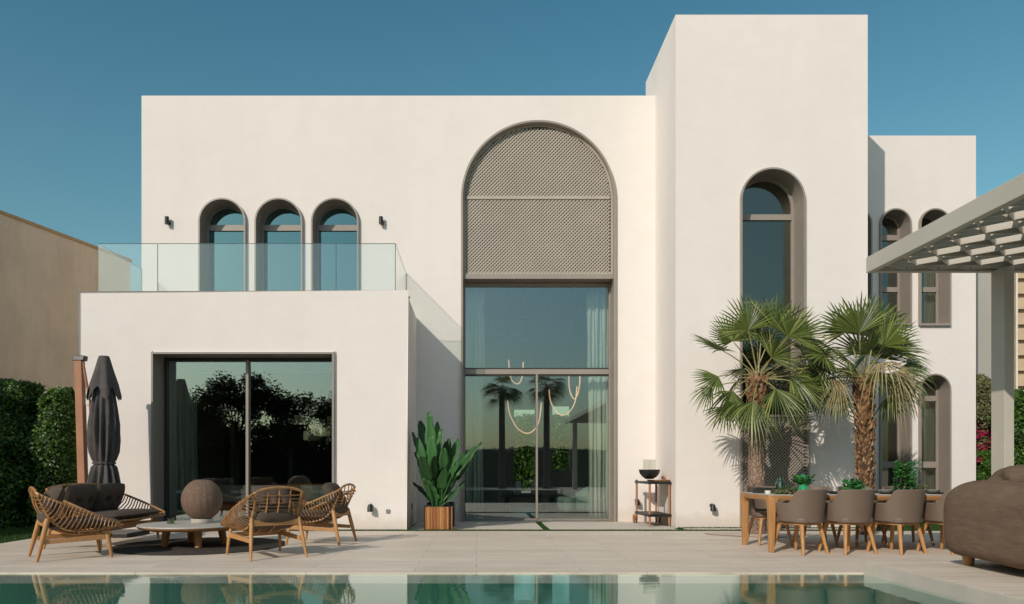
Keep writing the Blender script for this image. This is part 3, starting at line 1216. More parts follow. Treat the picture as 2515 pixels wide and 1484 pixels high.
for dx, lb in ((-.28, 'left'), (.12, 'right')):
    m = MB()
    m.lathe([(.06, 0), (.085, .03), (.085, .3), (.06, .34)], 16)
    tag(m.build('vase', M['white_ceramic'], smooth=True, loc=(gx(1300, 18) + dx, 18, .442)), 'white cylinder vase on the low hall table, %s of the two' % lb, 'vase', 'white vases in the hall')

# ------------------------------------------------------------------ rattan lounge seats


def bez(p0, p1, p2, p3, n):
    o = []
    for k in range(n + 1):
        t_ = k / n
        a = 1 - t_
        o.append(p0 * a ** 3 + p1 * 3 * a * a * t_ + p2 * 3 * a * t_ * t_ + p3 * t_ ** 3)
    return o


def resample(pts, n):
    d_ = [0]
    for i in range(1, len(pts)):
        d_.append(d_[-1] + (pts[i] - pts[i - 1]).length)
    out = []
    j = 0
    for k in range(n + 1):
        s_ = d_[-1] * k / n
        while j < len(pts) - 2 and d_[j + 1] < s_:
            j += 1
        f_ = (s_ - d_[j]) / max(d_[j + 1] - d_[j], 1e-9)
        out.append(pts[j].lerp(pts[j + 1], min(1, f_)))
    return out


def pillow(w, h, t_, puff=.5, n=16, tuft=()):
    m = MB()
    for sgn in (1, -1):
        def fn(u, v, sgn=sgn):
            a, b_ = 2 * u - 1, 2 * v - 1
            e = max(0, (1 - abs(a) ** 2.6)) ** .5 * max(0, (1 - abs(b_) ** 2.6)) ** .5
            pin = 1 - .07 * (abs(a) ** 2 * abs(b_) ** 2)
            z = sgn * t_ / 2 * e
            for (ta, tb) in tuft:
                r2 = (a - ta) ** 2 + ((b_ - tb) * h / w) ** 2
                z *= 1 - .62 * math.exp(-r2 / .022)
                z *= 1 - .14 * math.exp(-(abs(a - ta) * 10) ** 2) * math.exp(-abs(b_ - tb) * 1.6)
            return (a * w / 2 * pin, b_ * h / 2 * pin, z)
        vs = [fn(i / n, j / n) for i in range(n + 1) for j in range(n + 1)]
        fs = []
        for i in range(n):
            for j in range(n):
                q = (i * (n + 1) + j, (i + 1) * (n + 1) + j, (i + 1) * (n + 1) + j + 1, i * (n + 1) + j + 1)
                fs.append(q if sgn > 0 else q[::-1])
        m.add(vs, fs)
    return m


def rattan_seat(name, loc, rz, W, label, cat, group, D=.78, H=.86, two=False):
    """local x right, y forward. W is the half width at the back."""
    t = empty(name, loc, rz, label, cat, group)
    Wf = W + .06
    V = Vector
    flip = []
    railL, rimL = [], []
    # lower rail of one side: down the back then forward along the seat
    rail = bez(V((W - .02, -.47, H - .05)), V((W - .02, -.36, .56)), V((W - .03, -.33, .36)), V((W - .02, -.02, .335)), 16) + \
        bez(V((W - .02, -.02, .335)), V((W - .02, .15, .325)), V((Wf - .02, .28, .36)), V((Wf, .40, .40)), 10)[1:]
    rim = bez(V((W - .02, -.47, H - .05)), V((W + .07, -.40, H - .12)), V((Wf + .08, .0, .60)), V((Wf, .42, .41)), 24)
    n = 23
    ra, rb = resample(rail, n), resample(rim, n)
    sh = MB()
    ribs = MB()
    for sx in (-1, 1):
        mir = lambda p: V((p.x * sx, p.y, p.z))
        sh.tube([mir(p) for p in rail], .0135, 8)
        sh.tube([mir(p) for p in rim], .0155, 8)
        for k in range(1, n):
            a, b_ = mir(ra[k]), mir(rb[min(n, k)])
            out = V((sx * .055, -.012, -.03))
            ribs.tube([a, a.lerp(b_, .3) + out * .8, a.lerp(b_, .65) + out, b_ + V((sx * .006, 0, .012)), b_ + V((-sx * .012, 0, .006))], .0082 if not two else .0095, 5)
            # wrap collar on rim
            ribs.tube([rb[k] * 1 if sx > 0 else mir(rb[k]), (mir(rb[k]) + (mir(rb[min(n, k + 1)]) - mir(rb[k])) * .3)], .020, 6)
    # top rail
    arc = []
    for k in range(15):
        u = k / 14
        x = -(W - .02) + 2 * (W - .02) * u
        arc.append(V((x, -.47 - .015 * math.sin(u * PI), H - .05 + .055 * math.sin(u * PI) ** .6)))
    sh.tube(arc, .0165, 8)
    if two:
        sh.tube([p + V((0, .02, -.075)) for p in arc[1:-1]], .010, 6)
    # front rail
    sh.tube([V((-Wf, .41, .405)), V((-Wf + .06, .45, .37)), V((0, .47, .36)), V((Wf - .06, .45, .37)), V((Wf, .41, .405))], .0145, 8)
    # lower hoop running under the seat
    sh.tube([V((-W + .02, -.02, .335)), V((-W * .6, .0, .30)), V((0, .0, .285)), V((W * .6, 0, .30)), V((W - .02, -.02, .335))], .012, 7)
    # back and seat slats (cross)
    ns = 24
    rs = resample(rail, ns)
    for k in range(1, ns + 1):
        p = rs[k]
        dip = .045 if p.y > -.3 else .03
        q = []
        for j in range(9):
            u = j / 8
            x = p.x * (2 * u - 1)
            s_ = math.sin(u * PI)
            q.append(V((x, p.y - (dip * s_ if p.z > .42 else 0), p.z - (dip * s_ if p.z <= .5 else 0))))
        ribs.tube(q, .0072, 5)
    # spines
    k_ = 4 if not two else 9
    for j in range(1, k_):
        u = j / k_
        x = 2 * u - 1
        s_ = math.sin(u * PI)
        q = [V((x * (W - .02), -.47 - .01 * s_, H + .0 * s_ - .05 + .055 * s_ ** .6))]
        for p in rail[3:]:
            q.append(V((p.x * x, p.y - (.040 * s_ if p.z > .42 else 0) - .008, p.z - (.05 * s_ if p.z <= .5 else 0) - .006)))
        sh.tube(q, .0095, 6)
    sh.build('rattan_frame', M['rattan'], t, smooth=True)
    ribs.build('rattan_ribs', M['rattan_dark'], t, smooth=True)
    # wood base
    lw = W - .0
    for sx in (-1, 1):
        m = MB()
        m.tube([(sx * (lw + .045), -.47, 0), (sx * (lw + .02), -.41, .25), (sx * (lw - .01), -.355, .49), (sx * (lw - .012), -.352, .505)], [.017, .030, .030, .020], 10, flat=.8)
        m.build('leg', M['teak'], t, smooth=True)
        m = MB()
        m.tube([(sx * (lw + .045), .33, 0), (sx * (lw + .03), .30, .2), (sx * (lw + .01), .28, .335), (sx * (lw + .01), .28, .345)], [.016, .027, .028, .018], 10, flat=.8)
        m.build('leg', M['teak'], t, smooth=True)
        m = MB()
        m.hexa([(sx * (lw + .008) - .013, -.39, .20), (sx * (lw + .008) + .013, -.39, .20), (sx * (lw + .02) + .013, .29, .225), (sx * (lw + .02) - .013, .29, .225)],
               [(sx * (lw + .008) - .013, -.38, .25), (sx * (lw + .008) + .013, -.38, .25), (sx * (lw + .02) + .013, .28, .29), (sx * (lw + .02) - .013, .28, .29)])
        m.build('stretcher', M['teak_x'], t, bevel=.004)
    m = MB()
    m.box(-lw + .0, lw - .0, -.385, -.36, .40, .47)
    m.build('crossbar', M['teak_x'], t, bevel=.004)
    m = MB()
    m.box(-lw, lw, .265, .29, .225, .285)
    m.build('crossbar', M['teak_x'], t, bevel=.004)
    # cushions
    m = pillow(2 * W - .02 + .04, .80, .15)
    o = m.build('seat_cushion', M['cushion'], t, smooth=True)
    o.location = (0, .06, .415)
    o.rotation_euler = (R(3), 0, 0)
    if two:
        for sx in (-1, 1):
            m = pillow(W * .98, .50, .24, n=26, tuft=((-.38, .05), (.38, .05)))
            o = m.build('back_cushion', M['cushion'], t, smooth=True)
            o.location = (sx * W * .5, -.26, .64)
            o.rotation_euler = (R(68), 0, R(0))
    else:
        m = pillow(2 * W - .12, .50, .20, n=20, tuft=((-.3, .05), (.3, .05)))
        o = m.build('back_cushion', M['cushion'], t, smooth=True)
        o.location = (0, -.28, .66)
        o.rotation_euler = (R(66), 0, 0)
    return t


G = 'rattan lounge armchairs round the low table'
a1 = rattan_seat('lounge_armchair', (-4.98, 9.13, 0), math.atan2(-.79, .61), .31, 'rattan lounge armchair nearest the hedge, turned sideways at the far left', 'armchair', G)
a2 = copy_tree(a1)
a2.location = (-2.68, 9.25, 0)
a2.rotation_euler = (0, 0, math.atan2(.62, .78))
a2['label'] = 'rattan lounge armchair seen from behind, in front of the wide terrace window'
a3 = copy_tree(a1)
a3.location = (-2.33, 10.75, 0)
a3.rotation_euler = (0, 0, math.atan2(.985, .17))
a3['label'] = 'rattan lounge armchair seen from the side, nearest the low white front wall and its socket'
rattan_seat('rattan_loveseat', (-5.36, 10.72, 0), math.atan2(-1, -.05), .76, 'two-seat rattan sofa with dark back cushions in front of the closed parasol', 'sofa', None, two=True)

# rug, coffee table, lantern, votive
m = MB()
m.lathe([(1.17, .0), (1.18, .006), (1.17, .012), (0, .013)], 64, (-3.9, 10.38, .002))
tag(m.build('rug', M['rug'], smooth=True), 'round dark grey outdoor rug under the low table', 'rug')
t = empty('coffee_table', (-3.98, 10.35, 0.014), 0, 'low round coffee table with pale stone top and wooden legs on the rug', 'table')
m = MB()
m.lathe([(0, .282), (.745, .282), (.75, .29), (.745, .302), (0, .302)], 64)
m.build('tabletop', M['stone'], t, smooth=True)
m = MB()
m.lathe([(0, .236), (.66, .236), (.735, .262), (.748, .281), (0, .2815)], 64)
m.build('table_rim', M['teak_x'], t, smooth=True)
for k in range(4):
    a = R(28 + 90 * k)
    m = MB()
    c_, s_ = math.cos(a), math.sin(a)
    m.tube([(.36 * c_, .36 * s_, .24), (.40 * c_, .40 * s_, .0)], [.058, .045], 12)
    m.build('leg', M['teak'], t, smooth=True)
t = empty('lantern', (-3.93, 10.5, .318), 0, 'big round woven brown lantern standing on the low stone table', 'lantern')
m = MB()
m.lathe([(.15, 0), (.152, .004), (.152, .055), (.15, .06)], 36)
m.build('base', M['stone'], t, smooth=True)
m = MB()
pr = []
for k in range(21):
    a = -PI / 2 + .42 + (PI - .78) * k / 20
    pr.append((.278 * math.cos(a), .272 + .06 + .300 * math.sin(a)))
rng = random.Random(3)
seams = [rng.uniform(-.012, .012) for _ in range(40)]
m.lathe(pr, 220, rf=lambda a, z: 1 + .012 * abs(math.sin(a * 27 + .8 * math.sin(z * 17))) + seams[int(a / (2 * PI) * 40) % 40] * .8 + .004 * math.sin(z * 260) * (int(z * 14 + a * 2) % 2))
m.build('woven_shade', M['lantern'], t, smooth=True)
m = MB()
m.tube([(-.09, 0, .59), (-.06, 0, .612), (0, 0, .62), (.06, 0, .612), (.09, 0, .59)], .007, 6)
m.build('handle', M['black'], t, smooth=True)
P = gnd(419, 1286, .318)
m = MB()
m.lathe([(.0, .0), (.046, .0), (.05, .01), (.05, .085), (.046, .085), (.046, .012), (0, .012)], 20, caps=False)
tag(m.build('candle_glass', M['green_glass'], smooth=True, loc=(P.x, P.y, .3175)), 'small green tinted candle glass on the left of the low stone table', 'candle holder')
m = MB()
m.lathe([(.0, .0), (.046, .0), (.05, .01), (.05, .055), (.046, .055), (.046, .012), (0, .012)], 20, caps=False)
tag(m.build('candle_glass', M['green_glass'], smooth=True, loc=(-3.50, 10.75, .3175)), 'low green candle glass right of the round lantern', 'candle holder')

# ------------------------------------------------------------------ closed cantilever parasol
t = empty('parasol', (-6.05, 11.9, 0), 0, 'closed charcoal cantilever parasol with copper brown mast left of the wide terrace window', 'parasol')
m = MB()
m.box(-.75, .55, -.35, .45, .0, .07)
m.box(-.42, -.24, -.1, .1, .071, .11)
m.build('base_plate', M['black'], t, bevel=.01)
m = MB()
m.hexa([(-.39, -.06, .62), (-.27, -.06, .62), (-.27, .06, .62), (-.39, .06, .62)], [(-.455, -.06, 2.84), (-.335, -.06, 2.84), (-.335, .06, 2.84), (-.455, .06, 2.84)])
m.build('mast', M['copper_wood'], t, bevel=.008)
m = MB()
m.box(-.43, -.27, -.08, .08, .111, .66)
m.box(-.45, -.25, -.09, .09, .70, .74)
m.build('mast_foot', M['black'], t, bevel=.01)
m = MB()
m.hexa([(-.48, -.07, 2.84), (-.30, -.07, 2.84), (-.30, .07, 2.84), (-.48, .07, 2.84)], [(-.47, -.06, 2.93), (-.28, -.06, 2.92), (-.28, .06, 2.92), (-.47, .06, 2.93)])
m.build('mast_cap', M['metal_dark'], t, bevel=.01)
m = MB()
m.tube([(-.33, -.02, 2.83), (-.22, -.02, 2.2), (-.17, -.02, 1.6)], .022, 8)
m.build('arm', M['copper_wood'], t, smooth=True)
m = MB()
m.box(-.27, -.21, -.05, .01, 2.12, 2.24)
m.build('arm_joint', M['white_ceramic'], t, bevel=.01)
prof = [(.02, 2.905), (.065, 2.895), (.085, 2.84), (.105, 2.70), (.145, 2.5), (.175, 2.3), (.205, 2.05), (.222, 1.8), (.222, 1.55), (.205, 1.36), (.175, 1.23), (.150, 1.19), (.150, 1.165), (.185, 1.12), (.21, 1.0), (.24, .85), (.275, .72), (.29, .66)]
NP = 13


def pleat(a, z):
    tt_ = min(1, max(0, (2.75 - z) / 1.0))
    tie = math.exp(-((z - 1.18) / .06) ** 2)
    return (.93) + (.15 * tt_ * (1 - .6 * tie)) * (math.sin(a * NP + 1.1 * math.sin(z * 2.1)) + .35 * math.sin(a * 17 + z * 3))


m = MB()
m.lathe(prof, 120, (.03, -.05, 0), pleat, caps=False)
m.build('canopy', M['canopy'], t, smooth=True)
m = MB()
m.lathe([(.075, 2.91), (.10, 2.84), (.145, 2.66), (.195, 2.46), (.235, 2.30)], 90, (.03, -.05, 0), lambda a, z: 1 + .16 * min(1, (2.86 - z) / .4) * math.sin(a * 6 + 1) * 1.0, caps=False)
for i in range(len(m.v)):
    x, y, z = m.v[i]
    if z < 2.31:
        a = math.atan2(y + .05, x - .03)
        m.v[i] = (x, y, z - .10 * (math.sin(a * 6 + 1.6)))
m.build('top_flap', M['canopy'], t, smooth=True)
m = MB()
m.lathe([(.156, 1.165), (.166, 1.17), (.166, 1.195), (.156, 1.20)], 60, (.03, -.05, 0), lambda a, z: 1.02 + .05 * math.sin(a * NP + .6), caps=False)
m.build('tie_strap', M['canopy'], t, smooth=True)

# ------------------------------------------------------------------ bar cart with its things
t = empty('bar_cart', (3.44, 14.26, 0), 0, 'two tier bar cart with wooden poles and black trays against the white wall', 'cart')
LG = {'N': (-.19, -.52), 'R': (.20, -.42), 'L': (-.22, .46), 'B': (.17, .46)}
for k, (x, y) in LG.items():
    m = MB()
    m.tube([(x, y, .006), (x, y, .12), (x, y, .30), (x, y, .82)], [.014, .021, .021, .021], 10)
    m.build('pole', M['copper_wood'], t, smooth=True)
m = MB()
for z0_, z1_ in ((.80, .845), (.185, .235)):
    m.hexa([(-.23, -.56, z0_), (.24, -.46, z0_), (.21, .50, z0_), (-.26, .50, z0_)], [(-.23, -.56, z1_), (.24, -.46, z1_), (.21, .50, z1_), (-.26, .50, z1_)])
m.build('tray_shelf', M['black'], t, bevel=.02)
m = MB()
for sx in (-.285, .215):
    m.tube([(sx, .46, .09), (sx + .028, .46, .09)], .085, 20)
m.build('wheel', M['orange_wood'], t, smooth=True)
m = MB()
for (x, y) in LG.values():
    m.lathe([(.0, .87), (.018, .868), (.026, .855), (.026, .80), (.0, .79)], 10, (x, y, 0), caps=False)
m.build('pole_cap', M['black'], t, smooth=True)
m = MB()
m.hexa([(-.06, -.42, .8460), (.30, -.32, .846), (.26, .12, .846), (-.08, .12, .846)], [(-.08, -.44, .875), (.33, -.33, .885), (.29, .14, .875), (-.10, .14, .875)])
tag(m.build('serving_board', M['teak_x'], bevel=.008, loc=(3.44, 14.26, 0)), 'wooden serving board on top of the bar cart', 'board')
bx, by = 3.33, 14.1
m = MB()
m.lathe([(.0, .0), (.075, .004), (.14, .05), (.185, .11), (.203, .185), (.197, .185), (.178, .115), (.13, .06), (0, .03)], 40, caps=False)
tag(m.build('bowl', M['black'], smooth=True, loc=(bx, by, .888)), 'wide black bowl on the bar cart', 'bowl')
m = MB()
m.lathe([(.118, .0), (.122, .002), (.122, .335), (.118, .335)], 32)
m2 = MB()
m2.lathe([(.122, 0), (.122, .335), (.117, .335), (.117, .005), (0, .004)], 32, caps=False)
tag(m2.build('hurricane_glass', M['clear_glass'], smooth=True, loc=(bx, by, .93)), 'clear glass cylinder standing in the black bowl on the bar cart', 'glass')
m = MB()
m.lathe([(.0, .0), (.03, .0), (.036, .03), (.025, .055), (0, .06)], 14, caps=False)
tag(m.build('wooden_knob_jar', M['copper_wood'], smooth=True, loc=(3.62, 14.2, .886)), 'little round wooden jar on the board of the bar cart', 'jar')

# ------------------------------------------------------------------ planters and big leafed plant


def broad_leaf(mb, base, tip, width, normal, curl=.25, notch=0, stalk=.3, fold=.25):
    base, tip, normal = Vector(base), Vector(tip), Vector(normal).normalized()
    ax = tip - base
    L = ax.length
    mid = base.lerp(tip, .55) + normal * (-L * curl * .4) + Vector((0, 0, L * .06))
    pts = []
    n = 14
    for k in range(n + 1):
        u = k / n
        pts.append(base * (1 - u) ** 2 + mid * 2 * u * (1 - u) + tip * u * u)
    mb.tube([p for p in pts[:int(n * stalk) + 2]], [.014] * (int(n * stalk) + 2), 6)
    vs, fs = [], []
    rows = []
    for k in range(n + 1):
        u = k / n
        if u < stalk:
            continue
        s_ = (u - stalk) / (1 - stalk)
        w_ = width * (math.sin(PI * min(1, s_ * .955 + .03)) ** .40) * (1 - .30 * s_) * (1 + .06 * math.sin(k * 2.3 + L * 9)) * (1 - .26 * max(0, math.sin(k * 1.9 + L * 31)) ** 3)
        tdir = (pts[min(n, k + 1)] - pts[max(0, k - 1)]).normalized()
        side = tdir.cross(normal).normalized()
        nn = side.cross(tdir)
        p = pts[k]
        row = []
        for q in (-1, -.55, 0, .55, 1):
            row.append(p + side * (w_ * q) + nn * (abs(q) * w_ * fold + .012 * math.sin(k * 1.7 + q * 3)))
        rows.append(row)
    for r_ in rows:
        vs += r_
    for i in range(len(rows) - 1):
        for j in range(4):
            fs.append((i * 5 + j, (i + 1) * 5 + j, (i + 1) * 5 + j + 1, i * 5 + j + 1))
    mb.add(vs, fs)


def planter(name, x0, x1, y0, y1, z1, slats, lab):
    cx_, cy_ = (x0 + x1) / 2, (y0 + y1) / 2
    t = empty(name, (cx_, cy_, 0), 0, lab, 'planter')
    hx, hy = (x1 - x0) / 2, (y1 - y0) / 2
    m = MB()
    band(m, rect(-hx, hx, .004, z1), rect(-hx + .02, hx - .02, .03, z1 - .001), -hy, hy) if False else None
    m.box(-hx, hx, -hy, hy, .004, z1 - .06)
    m.box(-hx, hx, -hy, -hy + .025, z1 - .0599, z1)
    m.box(-hx, hx, hy - .025, hy, z1 - .0599, z1)
    m.box(-hx, -hx + .025, -hy + .0251, hy - .0251, z1 - .0599, z1)
    m.box(hx - .025, hx, -hy + .0251, hy - .0251, z1 - .0599, z1)
    m.build('pot', M['black'], t, bevel=.004)
    if slats:
        m = MB()
        n = 17
        rg = random.Random(5)
        for side in (0, 1):
            for k in range(n):
                a = -hx + .028 + (2 * hx - .056) * k / n
                w_ = (2 * hx - .056) / n * rg.uniform(.74, .93)
                dp = rg.uniform(.010, .022)
                if side == 0:
                    m.box(a, a + w_, -hy - dp, -hy - .001, .012, z1 - .012)
                else:
                    m.box(hx + .001, hx + dp, a, a + w_, .012, z1 - .012)
        m.build('slat_cladding', M['orange_slat'], t, bevel=.002)
    return t


def mk_slat():
    t = NT('orange_slat_wood')
    g_ = t.n('ShaderNodeNewGeometry')
    c1 = t.ramp(g_.outputs['Random Per Island'], [(0, (.25, .085, .025)), (.5, (.42, .17, .05)), (1, (.58, .30, .11))])
    f = t.noise(t.coord((30, 30, 2)), 3, 4)
    t.l(t.mul(c1, t.ramp(f, [(.3, (.75, .72, .7)), (.7, (1.1, 1.1, 1.1))])), t.b.inputs['Base Color'])
    t.b.inputs['Roughness'].default_value = .45
    return t.m


M['orange_slat'] = mk_slat()
planter('planter', gx(1041, 12.99), gx(1108, 12.99), 12.99, 13.42, .425, True, 'cube planter clad in glossy orange wooden slats beside the glass doors')
planter('planter', gx(1050, 13.9), gx(1116, 13.9), 13.75, 14.15, .45, False, 'plain black square planter hidden behind the slatted one')

LV = [  # base px, tip px, Y tip, half width, normal
    ((1053, 1012), 13.3, .085, (.1, -1, 0)), ((1031, 1034), 13.45, .085, (.5, -1, .1)), ((1012, 1062), 13.6, .075, (.6, -.8, .2)),
    ((1010, 1095), 13.8, .080, (.7, -.6, .3)), ((1012, 1145), 13.8, .07, (.4, -.6, .6)), ((1014, 1186), 13.6, .06, (.3, -.5, .8)),
    ((1074, 1036), 13.5, .07, (-.2, -1, .1)), ((1084, 1053), 13.3, .075, (-.2, -1, .1)), ((1103, 1077), 13.6, .095, (-.4, -1, .2)),
    ((1127, 1079), 13.7, .09, (-.5, -.8, .3)), ((1184, 1088), 12.95, .070, (-.25, -.8, .5)), ((1167, 1098), 13.2, .075, (-.3, -.8, .5)),
    ((1143, 1180), 13.1, .055, (-.1, -.6, .8)), ((1140, 1110), 13.4, .09, (-.4, -.8, .4)), ((1060, 1070), 13.1, .09, (.15, -1, .15)),
    ((1035, 1120), 12.85, .10, (.25, -1, .35)), ((1090, 1100), 13.0, .08, (-.1, -1, .3)), ((1128, 1135), 12.9, .085, (-.3, -.7, .7)),
    ((1040, 1175), 12.9, .09, (.2, -1, .3)), ((1120, 1165), 13.5, .10, (-.3, -.9, .3)), ((1048, 1050), 13.6, .08, (.3, -1, .1)),
    ((1095, 1150), 12.9, .085, (-.2, -1, .4)), ((1025, 1075), 13.2, .08, (.4, -1, .2)), ((1066, 1120), 12.9, .09, (.05, -1, .3)),
]
t = empty('potted_plant', (gx(1074, 13.2), 13.2, .37), 0, 'tall plant with broad glossy dark green leaves in the slatted planter', 'plant')
m = MB()
base = Vector((gx(1074, 13.2), 13.2, .37))
rg = random.Random(11)
for (px, Y, w_, nrm) in LV:
    b_ = Vector((rg.uniform(-.07, .07), rg.uniform(-.07, .07), 0))
    tip = at(px[0], px[1], Y) - base
    if rg.random() < .2 and px[0] < 1110:
        continue
    broad_leaf(m, b_, tip, w_ * 1.32, Vector(nrm) + Vector((rg.uniform(-.5, .5), 0, rg.uniform(-.2, .6))), curl=rg.uniform(-.35, .35), stalk=rg.uniform(.34, .52) if tip.length > .8 else .15)
m.build('foliage', M['broad_leaf'], t, smooth=True, solid=.003)
m = MB()
for k in range(9):
    a = k * 2.4
    m.tube([(.05 * math.cos(a), .05 * math.sin(a), -.03), (.06 * math.cos(a), .06 * math.sin(a), .4), (.13 * math.cos(a), .10 * math.sin(a), .75)], [.02, .016, .01], 7)
m.build('stem', M['broad_leaf'], t, smooth=True)
t = empty('potted_plant', (gx(1083, 13.95), 13.95, .38), 0, 'darker leafy plant in the plain black planter behind the slatted one', 'plant')
m = MB()
base = Vector((gx(1083, 13.95), 13.95, .38))
for (px, w_) in (((1020, 1110), .09), ((1040, 1080), .09), ((1112, 1105), .10), ((1125, 1140), .09), ((1095, 1085), .09), ((1070, 1100), .09), ((1108, 1170), .09), ((1060, 1140), .09)):
    tip = at(px[0], px[1], 14.1) - base
    broad_leaf(m, (rg.uniform(-.05, .05), rg.uniform(-.05, .05), 0), tip, w_, (rg.uniform(-.4, .4), -1, .3), curl=.1, stalk=.3)
m.build('foliage', M['broad_leaf'], t, smooth=True, solid=.003)

# ------------------------------------------------------------------ dining table and chairs
TX0, TX1, TY0, TY1, TZ = 3.79, 6.95, 9.50, 10.56, .755
t = empty('outdoor_dining_table', ((TX0 + TX1) / 2, (TY0 + TY1) / 2, 0), 0, 'long outdoor dining table with pale top and wooden frame in front of the palms', 'table')
hx, hy = (TX1 - TX0) / 2, (TY1 - TY0) / 2
m = MB()


def rrect(hx, hy, r, n=6):
    o = []
    for (sx, sy, a0) in ((1, 1, 0), (-1, 1, 90), (-1, -1, 180), (1, -1, 270)):
        for k in range(n + 1):
            a = R(a0 + 90 * k / n)
            o.append((sx * (hx - r) + r * math.cos(a), sy * (hy - r) + r * math.sin(a)))
    return o


def slab(m, pts, z0, z1):
    n = len(pts)
    m.add([(x, y, z0) for x, y in pts] + [(x, y, z1) for x, y in pts], [tuple(range(n - 1, -1, -1)), tuple(range(n, 2 * n))] + [(i, (i + 1) % n, n + (i + 1) % n, n + i) for i in range(n)])


slab(m, rrect(hx - .012, hy - .012, .05), TZ - .012, TZ)
m.build('tabletop', M['stone'], t, bevel=.003)
m = MB()
pts = rrect(hx, hy, .06)
inn = rrect(hx - .10, hy - .10, .05)
n = len(pts)
m.add([(x, y, TZ - .0135) for x, y in pts] + [(x, y, TZ - .03) for x, y in pts] + [(x * .985, y * .955, TZ - .075) for x, y in pts],
      [tuple(range(n))] + [(i, n + i, n + (i + 1) % n, (i + 1) % n) for i in range(n)] + [(n + i, 2 * n + i, 2 * n + (i + 1) % n, n + (i + 1) % n) for i in range(n)] + [tuple(range(3 * n - 1, 2 * n - 1, -1))])
m.build('apron', M['teak_x'], t, smooth=True)
for sx in (-1, 1):
    for sy in (-1, 1):
        x0_, y0_ = sx * (hx - .055), sy * (hy - .055)
        m = MB()
        prof = [(.030, 0), (.036, .25), (.042, .50), (.047, .63), (.062, .69), (.075, .715)]
        vs, fs = [], []
        for (r_, z) in prof:
            cxk = x0_ - sx * max(0, r_ - .05)
            cyk = y0_ - sy * max(0, r_ - .05)
            vs += [(cxk - r_, cyk - r_, z), (cxk + r_, cyk - r_, z), (cxk + r_, cyk + r_, z), (cxk - r_, cyk + r_, z)]
        for i in range(len(prof) - 1):
            for k in range(4):
                fs.append((i * 4 + k, i * 4 + (k + 1) % 4, i * 4 + 4 + (k + 1) % 4, i * 4 + 4 + k))
        fs.append((3, 2, 1, 0))
        L = len(prof) * 4
        fs.append((L - 4, L - 3, L - 2, L - 1))
        m.add(vs, fs)
        m.build('leg', M['teak'], t, bevel=.008)


def tub_chair(loc, rz, lab, grp):
    t = empty('tub_chair', loc, rz, lab, 'chair', grp)
    m = MB()
    nu, nv = 40, 12
    th = .032

    def prof(u):
        # u 0..1 round the shell from right front to left front through the back
        a = R(-28) + R(236) * u + PI / 2 * 0
        a = R(-28 - 0) + R(236) * u            # angle measured from +x, going through -y
        return a

    def surf(u, v, off):
        a = -prof(u)                             # -> passes through -y (the back)
        back = max(0, math.sin(prof(u)))
        hb = back ** 1.2
        s_ = min(1, max(0, (back - .22) / .36))
        s_ = s_ * s_ * (3 - 2 * s_)
        top = .655 + .165 * s_ + .012 * hb
        bot = .415 - .012 * hb
        z = bot + (top - bot) * v
        rx = (.262 + .045 * v + off)
        ry = (.265 + .055 * v + off)
        return Vector((rx * math.cos(a), ry * math.sin(a) - .0, z))
    vs, fs = [], []
    for i in range(nu + 1):
        for j in range(nv + 1):
            vs.append(surf(i / nu, j / nv, th / 2))
    o1 = len(vs)
    for i in range(nu + 1):
        for j in range(nv + 1):
            vs.append(surf(i / nu, j / nv, -th / 2))
    W_ = nv + 1
    for i in range(nu):
        for j in range(nv):
            q = (i * W_ + j, i * W_ + j + 1, (i + 1) * W_ + j + 1, (i + 1) * W_ + j)
            fs.append(q)
            fs.append(tuple(k + o1 for k in q[::-1]))
        fs.append((i * W_ + nv, o1 + i * W_ + nv, o1 + (i + 1) * W_ + nv, (i + 1) * W_ + nv))
        fs.append((i * W_, (i + 1) * W_, o1 + (i + 1) * W_, o1 + i * W_))
    for i in (0, nu):
        for j in range(nv):
            q = (i * W_ + j, o1 + i * W_ + j, o1 + i * W_ + j + 1, i * W_ + j + 1)
            fs.append(q if i == 0 else q[::-1])
    m.add(vs, fs)
    m.build('shell', M['leather'], t, smooth=True, bevel=.010)
    m = MB()
    slab(m, rrect(.245, .25, .12), .40, .468)
    m.build('seat', M['leather'], t, bevel=.02)
    m = MB()
    slab(m, rrect(.21, .21, .10), .372, .3995)
    m.build('seat_frame', M['teak_x'], t, bevel=.004)
    for sx, sy in ((1, 1), (-1, 1), (1, -1), (-1, -1)):
        m = MB()
        m.tube([(sx * .165, sy * .165, .385), (sx * .200, sy * .205, .2), (sx * .232, sy * .240, .0)], [.031, .026, .0195], 10, flat=.85)
        m.build('leg', M['teak'], t, smooth=True)
    return t


c0 = None
near = [(4.20, 9.53, R(28)), (4.83, 9.55, R(14)), (5.47, 9.55, R(24)), (6.15, 9.58, R(22))]
far = [(4.25, 10.66, R(180)), (4.93, 10.68, R(172)), (5.60, 10.66, R(186)), (6.27, 10.66, R(180))]
nl = ['taupe tub chair nearest the left end of the table, back towards the pool', 'taupe tub chair second from the left end on the pool side of the table',
      'taupe tub chair third from the left end on the pool side of the table', 'taupe tub chair half hidden behind the big covered sofa, pool side of the table']
fl = ['leftmost taupe tub chair on the wall side of the table, beside the cracked palm trunk', 'taupe tub chair on the wall side of the table, second from the left',
      'taupe tub chair on the wall side of the table, third from the left', 'taupe tub chair on the wall side of the table, rightmost and mostly hidden']
for (x, y, r_), lb in list(zip(near, nl)) + list(zip(far, fl)):
    if c0 is None:
        c0 = c = tub_chair((x, y, 0), r_, lb, 'taupe tub chairs round the dining table')
    else:
        c = copy_tree(c0)
        c.location = (x, y, 0)
        c.rotation_euler = (0, 0, r_)
        c['label'] = lb

# things on the dining table
TT = TZ + .001


